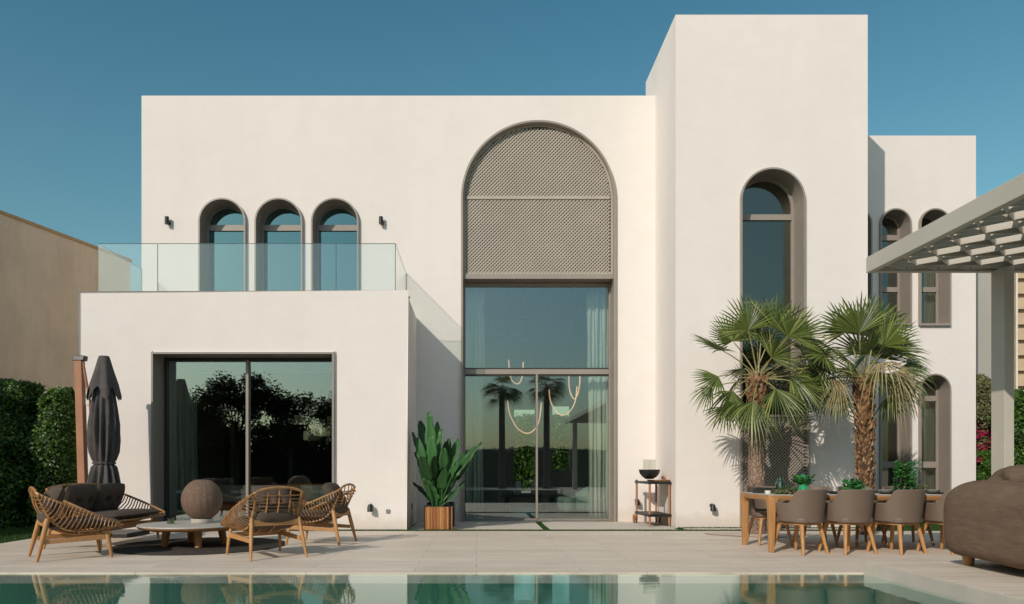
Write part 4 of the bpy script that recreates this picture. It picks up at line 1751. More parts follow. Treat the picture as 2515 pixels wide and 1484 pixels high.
def leafpatch(mb, c, r, n, size, rg, up=.5):
    for _ in range(n):
        a, rr_ = rg.uniform(0, 2 * PI), r * rg.random() ** .5
        p = Vector(c) + Vector((rr_ * math.cos(a), rr_ * math.sin(a), rg.uniform(0, up)))
        d_ = Vector((rg.gauss(0, 1), rg.gauss(0, 1), rg.gauss(.3, 1))).normalized()
        s_ = d_.orthogonal().normalized()
        L = size * rg.uniform(.6, 1.3)
        mb.add([p, p + d_ * L * .5 + s_ * L * .28, p + d_ * L, p + d_ * L * .5 - s_ * L * .28], [(0, 1, 2, 3)])


def put(x, Y):
    return (gx(x, Y), Y)


rg = random.Random(21)
x, y = put(1917, 9.95)
m = MB()
m.lathe([(.0, 0), (.062, .004), (.066, .02), (.066, .14), (.045, .175), (.036, .19), (.036, .225), (.031, .225), (.031, .19), (.058, .14), (.058, .02), (0, .016)], 24, caps=False)
tag(m.build('glass_bottle', M['green_glass'], smooth=True, loc=(x, y, TT)), 'clear olive glass bottle on the left part of the dining table', 'bottle')
x, y = put(1973, 9.9)
t = empty('leaf_vase', (x, y, TT), 0, 'emerald glass vase with big rounded green leaves on the dining table', 'vase')
m = MB()
m.lathe([(.0, 0), (.05, .003), (.075, .05), (.06, .10), (.03, .14), (.03, .26), (.025, .26), (.02, .14), (0, .02)], 24, caps=False)
m.build('vase_body', simple('emerald_glass', (.03, .30, .13), .12, .05), t, smooth=True)
m = MB()
for k in range(11):
    a = k * 2.4
    broad_leaf(m, (0, 0, .10), (.15 * math.cos(a), .13 * math.sin(a), .16 + .13 * rg.random()), .045, (-math.cos(a), -math.sin(a), .8), stalk=.15)
leafpatch(m, (-.12, 0, 0), .12, 50, .07, rg, .06)
m.build('leaves', M['herb'], t, smooth=True)
x, y = put(2097, 9.95)
t = empty('herb_pot', (x, y, TT), 0, 'low bushy green plant between the second and third chairs on the table', 'plant')
m = MB()
m.lathe([(.0, 0), (.05, .0), (.062, .06), (.055, .06), (0, .02)], 20, caps=False)
m.build('pot', M['green_glass'], t, smooth=True)
m = MB()
leafpatch(m, (0, 0, .04), .11, 260, .065, rg, .13)
m.build('leaves', M['herb'], t)
x, y = put(2222, 9.95)
t = empty('herb_planter', (x, y, TT), 0, 'tallest dense green herb arrangement in glass jars on the dining table', 'plant')
for k, dx in enumerate((-.09, .0, .09)):
    m = MB()
    m.lathe([(.0, 0), (.045, .0), (.05, .02), (.05, .22), (.045, .22), (.044, .01), (0, .01)], 18, (dx, .03 * (k % 2), 0), caps=False)
    m.build('jar', M['green_glass'], t, smooth=True)
    m = MB()
    leafpatch(m, (dx, .03 * (k % 2), .02), .055 + .01 * k, 420, .045, rg, .36 + .05 * (k != 1))
    m.build('leaves', M['hedge_leaf'] if k == 1 else M['herb'], t)
x, y = put(2262, 9.95)
m = MB()
leafpatch(m, (0, 0, 0), .07, 200, .035, rg, .12)
tag(m.build('herb_bunch', M['bush_light'], loc=(x, y, TT)), 'small pale leafy bunch right of the tall herb jars', 'plant')
x, y = put(1886, 9.75)
m = MB()
m.lathe([(.0, 0), (.035, .0), (.042, .045), (.038, .045), (.03, .008), (0, .008)], 20, caps=False)
tag(m.build('cup', M['white_ceramic'], smooth=True, loc=(x, y, TT)), 'small white cup on the left end of the dining table', 'cup')
for k, (px, Y, r_, lb) in enumerate(((1950, 9.75, .14, 'dark round plate behind the leftmost pool side chair'), (2060, 9.8, .14, 'dark round plate between the first and second chairs'),
                                    (2185, 9.8, .14, 'dark round plate between the second and third chairs'), (2305, 9.8, .15, 'dark round plate at the right end of the table near the covered sofa'),
                                    (2030, 10.3, .14, 'dark plate on the wall side in front of the second chair'), (2140, 10.3, .14, 'dark plate on the wall side in front of the palm trunk'))):
    m = MB()
    m.lathe([(.0, 0), (r_ * .7, .0), (r_, .016), (r_ * .98, .02), (r_ * .68, .006), (0, .005)], 30, caps=False)
    x, y = put(px, Y)
    tag(m.build('plate', M['black'], smooth=True, loc=(x, y, TT)), lb, 'plate', 'plates on the dining table')
for k, (px, Y, lb) in enumerate(((2175, 9.95, 'grey bowl left of the tall herb jars'), (2290, 9.95, 'grey bowl at the right end of the table'), (2128, 10.2, 'grey bowl in front of the right palm trunk'))):
    m = MB()
    m.lathe([(.0, 0), (.05, .0), (.085, .025), (.10, .052), (.094, .052), (.05, .010), (0, .008)], 28, caps=False)
    x, y = put(px, Y)
    tag(m.build('bowl', simple('grey_ceramic%d' % k, (.30, .29, .26), .35), smooth=True, loc=(x, y, TT)), lb, 'bowl', 'bowls on the dining table')
m = MB()
m.box(-.16, .16, -.06, .06, 0, .05)
m.box(-.16, .16, -.05, .05, .0505, .075)
x, y = put(1880, 10.15)
tag(m.build('wooden_box', M['metal_dark'], bevel=.006, loc=(x, y, TT)), 'dark flat box on the left end of the dining table', 'box')
m = MB()
leafpatch(m, (0, 0, 0), .14, 180, .06, rg, .03)
x, y = put(1928, 9.75)
tag(m.build('greenery_sprig', M['bush_light'], loc=(x, y, TT)), 'olive green sprigs lying beside the glass bottle', 'plant')

# ------------------------------------------------------------------ covered sofa on the raised terrace
t = empty('outdoor_sofa', (5.30, 6.55, .12), 0, 'big rounded outdoor sofa in brown fabric on the raised terrace at the right edge', 'sofa')
m = MB()
sx_, sy_ = .56, 1.12


def sofa_fn(u, v):
    # superellipsoid-like body
    th_, ph = (u * 2 * PI), (v - .5) * PI
    e1, e2 = .30, .38
    c = lambda w_, e: math.copysign(abs(math.cos(w_)) ** e, math.cos(w_))
    s = lambda w_, e: math.copysign(abs(math.sin(w_)) ** e, math.sin(w_))
    bul = 1 + .05 * math.sin(v * PI)
    e1 = .40 if ph > 0 else .20
    x = sx_ * c(ph, e1) * c(th_, e2) * bul
    y = sy_ * c(ph, e1) * s(th_, e2)
    tp = 1 - .07 * (1 - v) ** 2
    x, y = x * tp, y * (1 - .03 * (1 - v))
    z = .475 + .395 * s(ph, .62 if ph > 0 else .32)
    z += .010 * math.exp(-(x / .3) ** 2) * math.sin(y * 9)
    z += .012 * math.sin(y * 5 + x * 3)
    return (x, y, z)


m.grid(sofa_fn, 64, 30)
m.build('sofa_body', M['cover'], t, smooth=True)
m = MB()
m.tube([sofa_fn(k / 96, .845) for k in range(96)], .007, 5, closed=True)
m.tube([sofa_fn(.355, .06 + .78 * k / 40) for k in range(41)], .006, 5)
m.build('piping', M['cover'], t, smooth=True)
for (x, y) in ((-.33, .85), (-.33, -.02), (-.33, -.85), (.36, .85), (.36, -.85)):
    m = MB()
    m.tube([(x, y, .13), (x, y, .002)], [.060, .048], 16)
    m.build('leg', M['teak'], t, smooth=True)
m = MB()


def cush(u, v):
    a, b_ = 2 * u - 1, v * PI
    r_ = .22 * (1 - abs(a) ** 3) ** .5
    f = 1 + .07 * math.sin(b_ * 5 + a * 6) + .05 * math.sin(a * 11 + b_ * 2) + .05 * abs(math.sin(b_ * 7 - a * 9)) + .03 * abs(math.sin(b_ * 13 + a * 5))
    return (-.10 + r_ * math.cos(b_) * f * 1.1, .15 + a * .62, .83 + r_ * math.sin(b_) * f * .82)


m.grid(cush, 40, 24)
m.build('back_cushion', M['cover'], t, smooth=True)

# ------------------------------------------------------------------ pergola
PGX0, PGY1, PZ0, PZ1 = 4.11, 7.73, 3.157, 3.32
pg = empty('pergola', (PGX0, PGY1, .12), 0, 'pale grey pergola with triangular lattice roof reaching in from the right', 'pergola')
PO = Vector((PGX0, PGY1, .12))


def pgb(m, name, mat=None, **kw):
    o = m.build(name, mat or M['grey_paint'], pg, **kw)
    o.location = -PO
    return o


M['grey_paint'] = simple('warm_grey_paint', (.52, .485, .42), .55, .04, 2)
m = MB()
m.box(PGX0, PGX0 + .07, -3, PGY1, PZ0, PZ1)
pgb(m, 'beam', bevel=.004)
m = MB()
m.box(PGX0 + .071, 9.5, PGY1 - .07, PGY1 - .001, PZ0, PZ1)
pgb(m, 'beam', bevel=.004)
m = MB()
bl = .014
zb0, zb1 = PZ0 + .012, PZ1 - .012
yk = PGY1 - .24
rows = []
k = 0
while yk > -2.9:
    m.box(PGX0 + .0705, 9.4, yk - bl / 2, yk + bl / 2, zb0, zb1)
    rows.append(yk)
    yk -= .34
S = .66


def diag(p0, p1):
    d_ = (p1 - p0)
    n_ = Vector((-d_.y, d_.x, 0)).normalized() * bl / 2
    b4 = [p0 - n_, p1 - n_, p1 + n_, p0 + n_]
    m.hexa([Vector((v.x, v.y, zb0 + .003)) for v in b4], [Vector((v.x, v.y, zb1 - .003)) for v in b4])


rows = [PGY1 - .075] + rows
for i in range(len(rows) - 1):
    off = 0
    x = PGX0 + .05 - S
    while x < 9.0:
        xa = x + off
        for sgn in (-1, 1):
            p0, p1 = Vector((xa, rows[i], 0)), Vector((xa + sgn * S / 2, rows[i + 1], 0))
            if p0.x < PGX0 + .07 and p1.x < PGX0 + .07:
                continue
            if min(p0.x, p1.x) < PGX0 + .071:
                a, b_ = (p0, p1) if p0.x < p1.x else (p1, p0)
                a = a.lerp(b_, (PGX0 + .071 - a.x) / (b_.x - a.x))
                p0, p1 = a, b_
            diag(p0.lerp(p1, .03), p0.lerp(p1, .97))
        x += S / 2
pgb(m, 'lattice_roof')
# thin shade plates closing every other triangle
m = MB()
for i in range(len(rows) - 1):
    off = 0
    x = PGX0 + .05
    j = 0
    ym = (rows[i] + rows[i + 1]) / 2
    while x < 9.0:
        xa = x + off
        p = [Vector((xa + .02, rows[i] - .01, zb1 - .02)), Vector((xa + S / 2 - .02, rows[i] - .01, zb1 - .02)), Vector((xa + S / 4, ym + .02, zb1 - .02))]
        if p[0].x > PGX0 + .08:
            up = Vector((0, 0, .006))
            m.add(p + [q + up for q in p], [(0, 1, 2), (5, 4, 3), (0, 3, 4, 1), (1, 4, 5, 2), (2, 5, 3, 0)])
        x += S / 2
pgb(m, 'shade_plates')
m = MB()
px0 = gx(2440, 7.55)
m.box(5.376, 5.475, 7.46, 7.655, .121, PZ0 - .001)
pgb(m, 'post', bevel=.004)
m = MB()
m.box(9.2, 9.4, 7.4, 7.65, .121, PZ0 - .001)
m.box(9.2, 9.4, -2.8, -2.55, .121, PZ0 - .001)
m.box(PGX0 + .3, PGX0 + .5, -2.8, -2.55, .121, PZ0 - .001)
pgb(m, 'post', bevel=.004)

# ------------------------------------------------------------------ palms


def fan(mb, H, a, n, Rr, span, nseg, rg, droop=.15, fold=.10, fuse=.34):
    a = a.normalized()
    n = (n - a * n.dot(a)).normalized()
    b = n.cross(a)
    da = span / nseg
    cup = rg.uniform(-.05, .12)
    for i in range(nseg):
        th = -span / 2 + da * (i + .5)
        L = Rr * (.70 + .30 * math.cos(th * .55)) * rg.uniform(.90, 1.06)
        d0 = math.cos(th - da / 2) * a + math.sin(th - da / 2) * b
        d1 = math.cos(th) * a + math.sin(th) * b
        d2 = math.cos(th + da / 2) * a + math.sin(th + da / 2) * b
        side = (d2 - d0).normalized()
        fu = fuse * rg.uniform(.9, 1.1)
        tipdrop = droop * rg.uniform(.5, 1.5)

        def P(d, t_, sd=0, lift=0):
            p = H + d * (L * t_) + side * sd + n * (lift + cup * L * t_ * t_)
            return p + Vector((0, 0, -1)) * (tipdrop * L * max(0, t_ - .3) ** 2 * 2.0)
        wf = L * fu * math.sin(da / 2)
        fl = wf * fold * 8
        v = [H, P(d0, fu), P(d1, fu, 0, fl), P(d2, fu),
             P(d1, .72, -wf * .78), P(d1, .72, 0, fl * .6), P(d1, .72, wf * .78),
             P(d1, .90, -wf * .38), P(d1, .90, 0, fl * .2), P(d1, .90, wf * .38), P(d1, 1.02)]
        mb.add(v, [(0, 1, 2), (0, 2, 3), (1, 4, 5, 2), (2, 5, 6, 3), (4, 7, 8, 5), (5, 8, 9, 6), (7, 10, 8), (8, 10, 9)])


def petiole(mb, c, H, r=.011, sag=.0):
    mid = c.lerp(H, .5) + Vector((0, 0, .10 * (H - c).length + sag))
    pts = []
    for k in range(7):
        u = k / 6
        pts.append(c * (1 - u) ** 2 + mid * 2 * u * (1 - u) + H * u * u)
    mb.tube(pts, [r * 1.4, r * 1.2, r, r, r * .9, r * .8, r * .7], 6)
    return (pts[-1] - pts[-2]).normalized()


def palm(base, h, r0, r1, crown_pts, dead_pts, kind, lab, name='palm_tree', lean=0):
    t = empty(name, base, 0, lab, 'palm tree')
    rg = random.Random(int(h * 1000))
    m = MB()
    prof = []
    nz = 46
    for k in range(nz + 1):
        z = h * k / nz
        r_ = r0 + (r1 - r0) * k / nz
        if kind == 'grey':
            r_ *= 1 + .16 * math.exp(-z / .25) + .02 * math.sin(k * 2.1)
        prof.append((r_, z))
    m.lathe(prof, 26, rf=lambda a, z: 1 + .035 * math.sin(3 * a + z * 5) + .03 * math.sin(7 * a - z * 11))
    for i in range(len(m.v)):
        x, y, z = m.v[i]
        m.v[i] = (x + lean * (z / h) ** 1.5, y, z)
    m.build('trunk', M['bark_grey'] if kind == 'grey' else M['bark_core'], t, smooth=True)
    m = MB()
    if kind != 'grey' or True:
        zlo = 0.05 if kind != 'grey' else h * .80
        cnt = int((h - zlo) / .028)
        for k in range(cnt * 7):
            z = zlo + (h - zlo) * k / (cnt * 7)
            a = k * 2.39996 + rg.uniform(-.35, .35)
            z += rg.uniform(-.03, .03)
            r_ = r0 + (r1 - r0) * z / h
            frac = (z / h) ** 2
            L = rg.uniform(.05, .085) * (1 + 1.0 * frac)
            wd = rg.uniform(.016, .028) * (1 + .9 * frac)
            out = rg.uniform(.008, .028) * (1 + .8 * frac)
            cx_ = lean * (z / h) ** 1.5
            ca, sa = math.cos(a), math.sin(a)
            tx, ty = -sa, ca
            c0_ = Vector((cx_ + ca * r_ * .97, sa * r_ * .97, z))
            p = [c0_ - Vector((tx, ty, 0)) * wd, c0_ + Vector((tx, ty, 0)) * wd,
                 c0_ + Vector((tx * wd * .7 + ca * out, ty * wd * .7 + sa * out, L * .6)),
                 c0_ + Vector((ca * out * 1.35, sa * out * 1.35, L)),
                 c0_ + Vector((-tx * wd * .7 + ca * out, -ty * wd * .7 + sa * out, L * .6)),
                 c0_ + Vector((ca * out * 1.6, sa * out * 1.6, L * .35))]
            m.add(p, [(0, 1, 5), (1, 2, 5), (2, 3, 5), (3, 4, 5), (4, 0, 5)])
    m.build('leaf_bases', M['bark_brown'], t)
    B = Vector(base)
    C = Vector((lean, 0, h + .02))
    m, pm = MB(), MB()
    for (px, py, dy, Rp, upf, facing) in crown_pts:
        if upf >= .25:
            py -= 24
        Y = base[1] + dy
        H = at(px, py, Y) - B
        a = petiole(pm, C + Vector((rg.uniform(-.05, .05), rg.uniform(-.05, .05), rg.uniform(-.05, .08))), H)
        a = (a + Vector((0, 0, upf))).normalized()
        out = (H - C)
        n_ = Vector((0, 0, 1)) * (1 - facing) + Vector((0, -1, 0)) * facing + out.normalized() * -.25
        lowf = upf <= -.2
        fan(m, H, a, n_, Rp * (.95 if lowf else 1.10) * Y / F, R(rg.uniform(105, 150) if lowf else rg.uniform(150, 215)), rg.randint(15, 19) if lowf else rg.randint(20, 27), rg, droop=rg.uniform(.03, .18) if upf > -.2 else rg.uniform(.1, .5), fuse=rg.uniform(.36, .50))
    m.build('crown', M['palm_leaf'], t)
    pm.build('petioles', M['petiole'], t, smooth=True)
    if dead_pts:
        m = MB()
        for (px, py, dy, Rp, upf, facing) in dead_pts:
            Y = base[1] + dy
            H = at(px, py, Y) - B
            a = petiole(m, C - Vector((0, 0, .08)), H, .013)
            a = (a + Vector((0, 0, upf))).normalized()
            n_ = Vector((0, 0, 1)) * (1 - facing) + Vector((0, -1, 0)) * facing
            fan(m, H, a, n_, Rp * Y / F, R(150), 20, rg, droop=1.1, fuse=.3)
        m.build('dry_fronds', M['palm_dry'], t)
    return t


M['bark_core'] = simple('palm_core', (.07, .04, .025), .95, .3, 20)
YPL = 12.2
# (hub x, hub y, dY, fan radius px, upward bias, facing viewer 0..1)
LP = [
    (1838, 835, -.15, 88, .35, .75), (1905, 832, .10, 92, .5, .6), (1873, 822, .25, 85, .8, .5), (1935, 852, -.2, 82, .3, .6),
    (1955, 850, .35, 86, .25, .4), (1800, 862, .3, 75, .3, .3), (1775, 862, -.1, 90, .0, .15), (1765, 925, -.2, 70, -.35, .5),
    (1800, 960, -.3, 80, -.8, .5), (1850, 985, -.45, 92, -1.1, .8), (1905, 955, -.45, 95, -.8, .65), (1940, 925, -.25, 95, -.5, .5),
    (1965, 905, .2, 80, -.45, .4), (1950, 960, .3, 75, -.8, .4), (1980, 880, -.1, 68, -.1, .35), (1830, 905, .45, 75, -.6, .3),
    (1895, 880, -.4, 85, .1, .7), (1860, 860, .45, 80, .5, .4), (1920, 890, .5, 85, -.2, .3), (1815, 930, .35, 65, -.9, .3),
    (1870, 930, .5, 85, -.9, .4), (1990, 925, .1, 62, -.8, .5), (1785, 1000, -.05, 66, -.7, .4),
    (1985, 868, .3, 80, .0, .4), (2002, 902, -.2, 78, -.3, .5), (1962, 940, -.35, 82, -.7, .6), (1988, 955, .25, 72, -.8, .4), (1940, 985, -.1, 78, -.9, .6), (1815, 985, -.35, 74, -.7, .6), (1750, 950, .1, 62, -.5, .4),
]
palm((gx(1859, YPL), YPL, 0), CH - (935 - CY) * YPL / F, .145, .125, LP, [], 'grey', 'left fan palm with pale cracked trunk in front of the tower window', lean=.0)
RP = [
    (2110, 842, -.2, 96, .6, .85), (2080, 840, .1, 85, .35, .5), (2150, 835, .15, 88, .45, .5), (2045, 862, -.2, 85, .05, .3),
    (2040, 890, .1, 80, -.15, .3), (2170, 850, -.25, 85, .15, .4), (2195, 868, -.1, 90, -.25, .5), (2205, 905, -.2, 92, -.45, .5),
    (2190, 945, -.3, 82, -.8, .6), (2160, 915, -.4, 72, -.9, .6), (2050, 925, -.25, 82, -.85, .55), (2020, 905, .2, 78, -.4, .4),
    (2130, 870, -.45, 80, .1, .7), (2085, 885, -.35, 75, -.4, .6), (2220, 935, .15, 78, -.75, .5), (2100, 905, .4, 75, -.9, .4),
    (2160, 880, .4, 85, -.2, .3), (2120, 850, .45, 85, .7, .4), (2065, 960, .1, 72, -1.0, .5), (2180, 975, .1, 65, -1.1, .5),
    (2025, 872, -.35, 86, -.1, .5), (2018, 935, -.1, 78, -.7, .5), (2052, 955, -.3, 72, -.9, .6), (2225, 890, .1, 74, -.3, .4), (2005, 900, .3, 76, -.3, .4),
    (2150, 878, .30, 84, .2, .4), (2172, 862, .05, 78, -.1, .4), (2115, 868, .25, 78, .2, .5), (2165, 895, .45, 80, -.25, .3),
]
RD = [(2165, 895, -.45, 88, -.35, .5), (2062, 935, -.4, 62, -1.0, .6), (2195, 915, -.35, 80, -.6, .6)]
palm((gx(2126, YPL), YPL, 0), CH - (940 - CY) * YPL / F, .128, .120, RP, RD, 'brown', 'right fan palm with shaggy orange brown trunk and some dry fronds behind the dining table', lean=-.03)

# ------------------------------------------------------------------ hedges


def hedge(name, x0, x1, y0, y1, z0, z1, n, leaf, mat, lab, cat='hedge', group=None, bumps=.25, seed=1, taper=.75, extra=None):
    bumps *= 1.5
    rg = random.Random(seed)
    cx_, cy_ = (x0 + x1) / 2, (y0 + y1) / 2
    t = empty(name, (cx_, cy_, z0), 0, lab, cat, group)
    hx_, hy_, hz = (x1 - x0) / 2, (y1 - y0) / 2, (z1 - z0)
    import mathutils.noise as mn

    def surf(a, v, k=1.0):
        # rounded box radius at angle a and height v
        ca, sa = math.cos(a), math.sin(a)
        p = 3.2
        r_ = (abs(ca / hx_) ** p + abs(sa / hy_) ** p) ** (-1 / p)
        top = 1 - max(0, (v - taper) / (1 - taper)) ** 2.2
        nz = mn.noise(Vector((ca * r_ * 1.6 + seed, sa * r_ * 1.6, v * hz * 1.6))) * bumps + mn.noise(Vector((ca * r_ * 4 + seed, sa * r_ * 4, v * hz * 4))) * bumps * .5
        rr_ = (r_ * max(.02, top) ** .5 + nz) * k
        return Vector((ca * rr_, sa * rr_, v * hz * (.94 + .06 * k)))
    m = MB()
    m.grid(lambda u, v: surf(u * 2 * PI, v, .86), 48, 20)
    m.build('branch_core', M['hedge_core'], t, smooth=True)
    m = MB()
    vs, fs = [], []
    for _ in range(n):
        a = rg.uniform(0, 2 * PI)
        v = rg.random() ** .85
        p = surf(a, v, rg.uniform(.86, 1.06))
        nn = Vector((math.cos(a), math.sin(a), .5)) + Vector((rg.gauss(0, .7), rg.gauss(0, .7), rg.gauss(0, .7)))
        nn.normalize()
        d_ = nn.orthogonal().normalized()
        d_ = Matrix.Rotation(rg.uniform(0, 2 * PI), 3, nn) @ d_
        s_ = nn.cross(d_)
        L = leaf * rg.uniform(.6, 1.4)
        o = len(vs)
        vs += [p, p + d_ * L * .5 + s_ * L * .3, p + d_ * L, p + d_ * L * .5 - s_ * L * .3]
        fs.append((o, o + 1, o + 2, o + 3))
    m.add(vs, fs)
    m.build('foliage', mat, t)
    if extra:
        m = MB()
        for _ in range(extra[1]):
            v = rg.uniform(*extra[3])
            a = rg.uniform(*extra[4])
            c_ = surf(a, v, 1.05)
            leafpatch(m, c_, .09, 18, .09, rg, .1)
        m.build('flowers', extra[0], t)
    return t


GH = 'tall clipped shrubs along the left boundary'
hedge('hedge_shrub', -9.9, -8.35, 13.3, 15.0, -.05, 2.78, 42000, .060, M['hedge_leaf'], 'leftmost big dark green shrub at the left picture edge', 'shrub', GH, seed=2, taper=.8)
hedge('hedge_shrub', -8.20, -7.62, 13.4, 14.9, -.05, 2.62, 30000, .060, M['hedge_leaf'], 'tall narrow green shrub between the leftmost shrub and the parasol mast', 'shrub', GH, seed=5, taper=.72, bumps=.10)
hedge('hedge_shrub', -7.55, -6.85, 14.9, 15.8, -.05, 1.55, 12000, .055, M['bush_light'], 'lower lighter shrub just left of the parasol mast', 'shrub', GH, seed=9, bumps=.2)
hedge('hedge_shrub', -11.8, -9.7, 13.2, 14.8, -.05, 2.9, 20000, .065, M['hedge_leaf'], 'dark shrub cut by the left picture edge', 'shrub', GH, seed=12)
hedge('flowering_hedge', gx(2398, 17), gx(2440, 17), 16.7, 17.6, -.05, 3.25, 20000, .065, M['bush_light'], 'tall hedge with magenta flowers between the villa and the grey pergola post', 'hedge', None, seed=15, bumps=.16, extra=(M['flower'], 60, .1, (.40, .64), (PI, 2 * PI)))
hedge('flowering_hedge', gx(2402, 16.2), gx(2450, 16.2), 16.0, 16.6, -.05, 1.45, 14000, .06, M['hedge_leaf'], 'dark lower hedge under the magenta flowers', 'hedge', None, seed=16, bumps=.16, extra=(M['flower'], 8, .1, (.7, .95), (PI, 2 * PI)))
hedge('green_hedge', gx(2484, 16), gx(2560, 16), 15.6, 17, -.05, 2.8, 20000, .07, M['hedge_leaf'], 'bright green hedge at the far right edge beyond the pergola post', 'hedge', None, seed=18)

# ------------------------------------------------------------------ neighbouring buildings
# left neighbour: sand coloured wall running back at an angle
p0, p1 = Vector((-14.6, 1.5, 0)), Vector((-9.30, 19.7, 0))
dr = (p1 - p0).normalized()
Ln = (p1 - p0).length
nb = empty('neighbour_house', p1, math.atan2(-dr.y, -dr.x), 'tall weathered sand coloured neighbouring wall at the left edge', 'house')
H0 = 6.65
m = MB()
# local x runs from p1 towards p0 ; local y to the left of that direction
holes = [arch(1.60, 2.80, -.0, 2.75)]
wall_holes(m, 0, Ln, -.3, H0 + .0, -.35, 0, holes)
m.box(0, .35, -6, -.351, -.3, H0)
m.box(.351, Ln, -6, -.352, H0 - .5, H0 - .3)
m.build('wall', M['sand_wall'], nb, bevel=.02)
m = MB()
m.box(-.03, Ln, -.40, .03, H0 + .001, H0 + .07)
m.build('coping', M['ochre'], nb)
m = MB()
m.prism(arch(1.61, 2.79, .0, 2.74), -.32, -.30)
m.build('window', M['interior_dark'], nb)
m = MB()
m.box(1.61, 2.79, -.25, -.10, 2.05, 2.22)
m.build('window_rail', M['stone'], nb)
# right neighbours
t = empty('neighbour_house', (gx(2390, 20), 20, 0), 0, 'ochre neighbouring house behind the right end of the villa', 'house')
m = MB()
m.box(-2.5, 1.0, 0, 4, -.3, 7.0)
m.build('wall', M['ochre'], t, bevel=.02)
m = MB()
m.box(.02, .30, -.05, -.001, 1.2, 3.9)
m.build('pilaster', simple('brown_panel', (.12, .09, .06), .7), t)
t = empty('neighbour_house', (gx(2434, 18), 18.6, 0), 0, 'plain pale grey neighbouring house wall behind the pergola post', 'house')
m = MB()
m.box(0, .86, 0, 3, -.3, 8)
m.build('wall', M['grey_render'], t, bevel=.02)
t = empty('neighbour_house', (gx(2494, 20), 20, 0), 0, 'beige louvred neighbouring facade with white downpipe at the far right edge', 'house')
m = MB()
m.box(.05, 6, .1, 4, -.3, 8.0)
m.build('wall', M['beige_block'], t)
m = MB()
for k in range(19):
    m.hexa([(.06, -.02, .4 + k * .42), (6, -.02, .4 + k * .42), (6, .1, .4 + k * .42), (.06, .1, .4 + k * .42)], [(.06, .05, .72 + k * .42), (6, .05, .72 + k * .42), (6, .1, .72 + k * .42), (.06, .1, .72 + k * .42)])
m.build('louvres', M['beige_block'], t)
m = MB()
m.tube([(0, -.05, -.2), (0, -.05, 8)], .03, 10)
m.build('downpipe', M['white_ceramic'], t, smooth=True)

# ------------------------------------------------------------------ garden behind the camera and behind the house (seen in reflections and through the hall)


def tree(loc, h, r, n, leaf, lab, seed, name='garden_tree', grp='trees behind the pool seen reflected in the glass'):
    rg = random.Random(seed)
    t = empty(name, loc, 0, lab, 'tree', grp)
    m = MB()
    m.tube([(0, 0, -.1), (.05, 0, h * .3), (-.05, .05, h * .6)], [.16, .12, .08], 10)
    cl = []
    for k in range(16):
        a = rg.uniform(0, 2 * PI)
        q = Vector((r * .75 * math.cos(a) * rg.random() ** .5, r * .75 * math.sin(a) * rg.random() ** .5, h * rg.uniform(.45, .93)))
        cl.append((q, r * rg.uniform(.22, .42)))
        m.tube([(0, 0, h * .35), (q.x * .5, q.y * .5, (h * .35 + q.z) / 2 + .1), q], [.07, .04, .015], 6)
    m.build('trunk', M['bark_tree'], t, smooth=True)
    m = MB()
    vs, fs = [], []
    for _ in range(n):
        q, rr_ = rg.choice(cl)
        d_ = Vector((rg.gauss(0, 1), rg.gauss(0, 1), rg.gauss(0, .55)))
        p = q + d_.normalized() * rr_ * rg.random() ** .4 * Vector((1, 1, .6)).length * .75
        u = Vector((rg.gauss(0, 1), rg.gauss(0, 1), rg.gauss(0, .6))).normalized()
        s_ = u.orthogonal().normalized()
        L = leaf * rg.uniform(.6, 1.4)
        o = len(vs)
        vs += [p, p + u * L * .5 + s_ * L * .25, p + u * L, p + u * L * .5 - s_ * L * .25]
        fs.append((o, o + 1, o + 2, o + 3))
    m.add(vs, fs)
    m.build('crown', M['tree_leaf'], t)
    return t


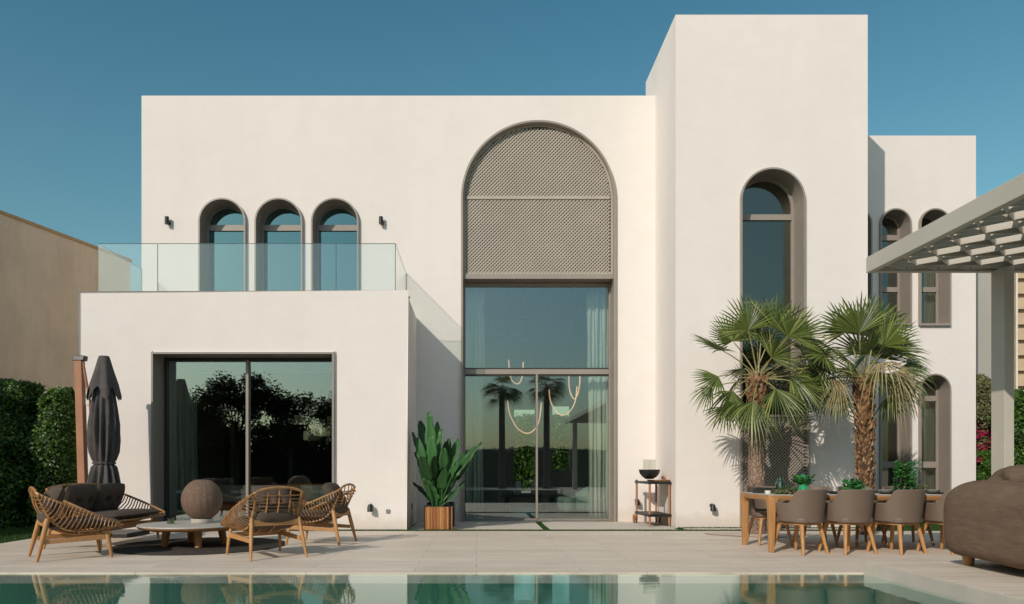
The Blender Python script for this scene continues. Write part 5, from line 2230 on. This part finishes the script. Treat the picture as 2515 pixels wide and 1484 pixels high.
for k, (x, y, h, r) in enumerate(((-14.5, -9.5, 5.0, 2.0), (-12.2, -10.5, 5.9, 2.1), (-9.3, -9.8, 4.9, 2.0), (-6.2, -10.5, 5.1, 2.2), (-3.6, -11.0, 5.2, 1.9), (-17.5, -10, 5.5, 2.2), (12.5, -10.0, 7.6, 1.9), (16, -11, 6.0, 2.2))):
    tree((x, y, -.05), h, r, 9000, .17, ['bushy dark tree', 'tallest spreading dark tree', 'rounded dark tree', 'broad dark tree', 'loose small dark tree', 'outermost dark tree', 'slim high tree', 'rightmost low tree'][k] + ' behind the pool reflected in the windows', 40 + k)
for k, (x0_, x1_, h) in enumerate(((-22, -12, 3.1), (-12, -2, 2.9), (-2, 8, 2.3), (8, 20, 2.4))):
    hedge('garden_hedge', x0_ - .9, x1_ + .9, -13.0, -11.6, -.05, h, 9000, .14, M['tree_leaf'], ['far left', 'middle left', 'middle right', 'far right'][k] + ' stretch of dark hedge behind the pool, reflected in the glass', 'hedge', 'hedge behind the pool', seed=60 + k, taper=.9)


def simple_crown(cx_px, rg):
    o = []
    for k in range(16):
        a = k * 2.4
        r_ = 55 * (.4 + .6 * rg.random())
        o.append((cx_px + r_ * math.cos(a), 0, 0, 0, 0, 0))
    return o


def palm_behind(x, y, h, lab, seed):
    rg = random.Random(seed)
    t = empty('palm_tree', (x, y, 0), 0, lab, 'palm tree', 'palms behind the pool')
    m = MB()
    m.lathe([(.22, -.1), (.17, .5), (.16, h)], 14, rf=lambda a, z: 1 + .05 * math.sin(z * 30))
    m.build('trunk', M['bark_tree'], t, smooth=True)
    m, pm = MB(), MB()
    C = Vector((0, 0, h))
    for k in range(26):
        a = k * 2.4
        el = rg.uniform(-.6, 1.2)
        d_ = Vector((math.cos(a) * math.cos(el), math.sin(a) * math.cos(el), math.sin(el)))
        H = C + d_ * rg.uniform(.45, .75)
        ax_ = petiole(pm, C, H, .014)
        fan(m, H, ax_ + Vector((0, 0, -.3)), Vector((0, 0, 1)) - d_ * .3, rg.uniform(.55, .75), R(190), 24, rg, .4)
    m.build('crown', M['palm_leaf'], t)
    pm.build('petioles', M['petiole'], t)


palm_behind(1.36, -8.0, 5.2, 'left of two palms behind the pool reflected in the glass doors', 3)
palm_behind(3.75, -8.2, 5.4, 'right of two palms behind the pool reflected in the glass doors', 4)
# rear garden seen through the hall
hedge('rear_hedge', -3, 10, 38, 40, -.05, 3.9, 26000, .16, M['hedge_leaf'], 'sunlit green hedge in the rear garden seen through the hall windows', 'hedge', None, seed=77)
b = MB()
b.box(-30, 30, 22.0, 24.0, -.45, -.03)
tag(b.build('rear_path', M['paver']), kind='structure')
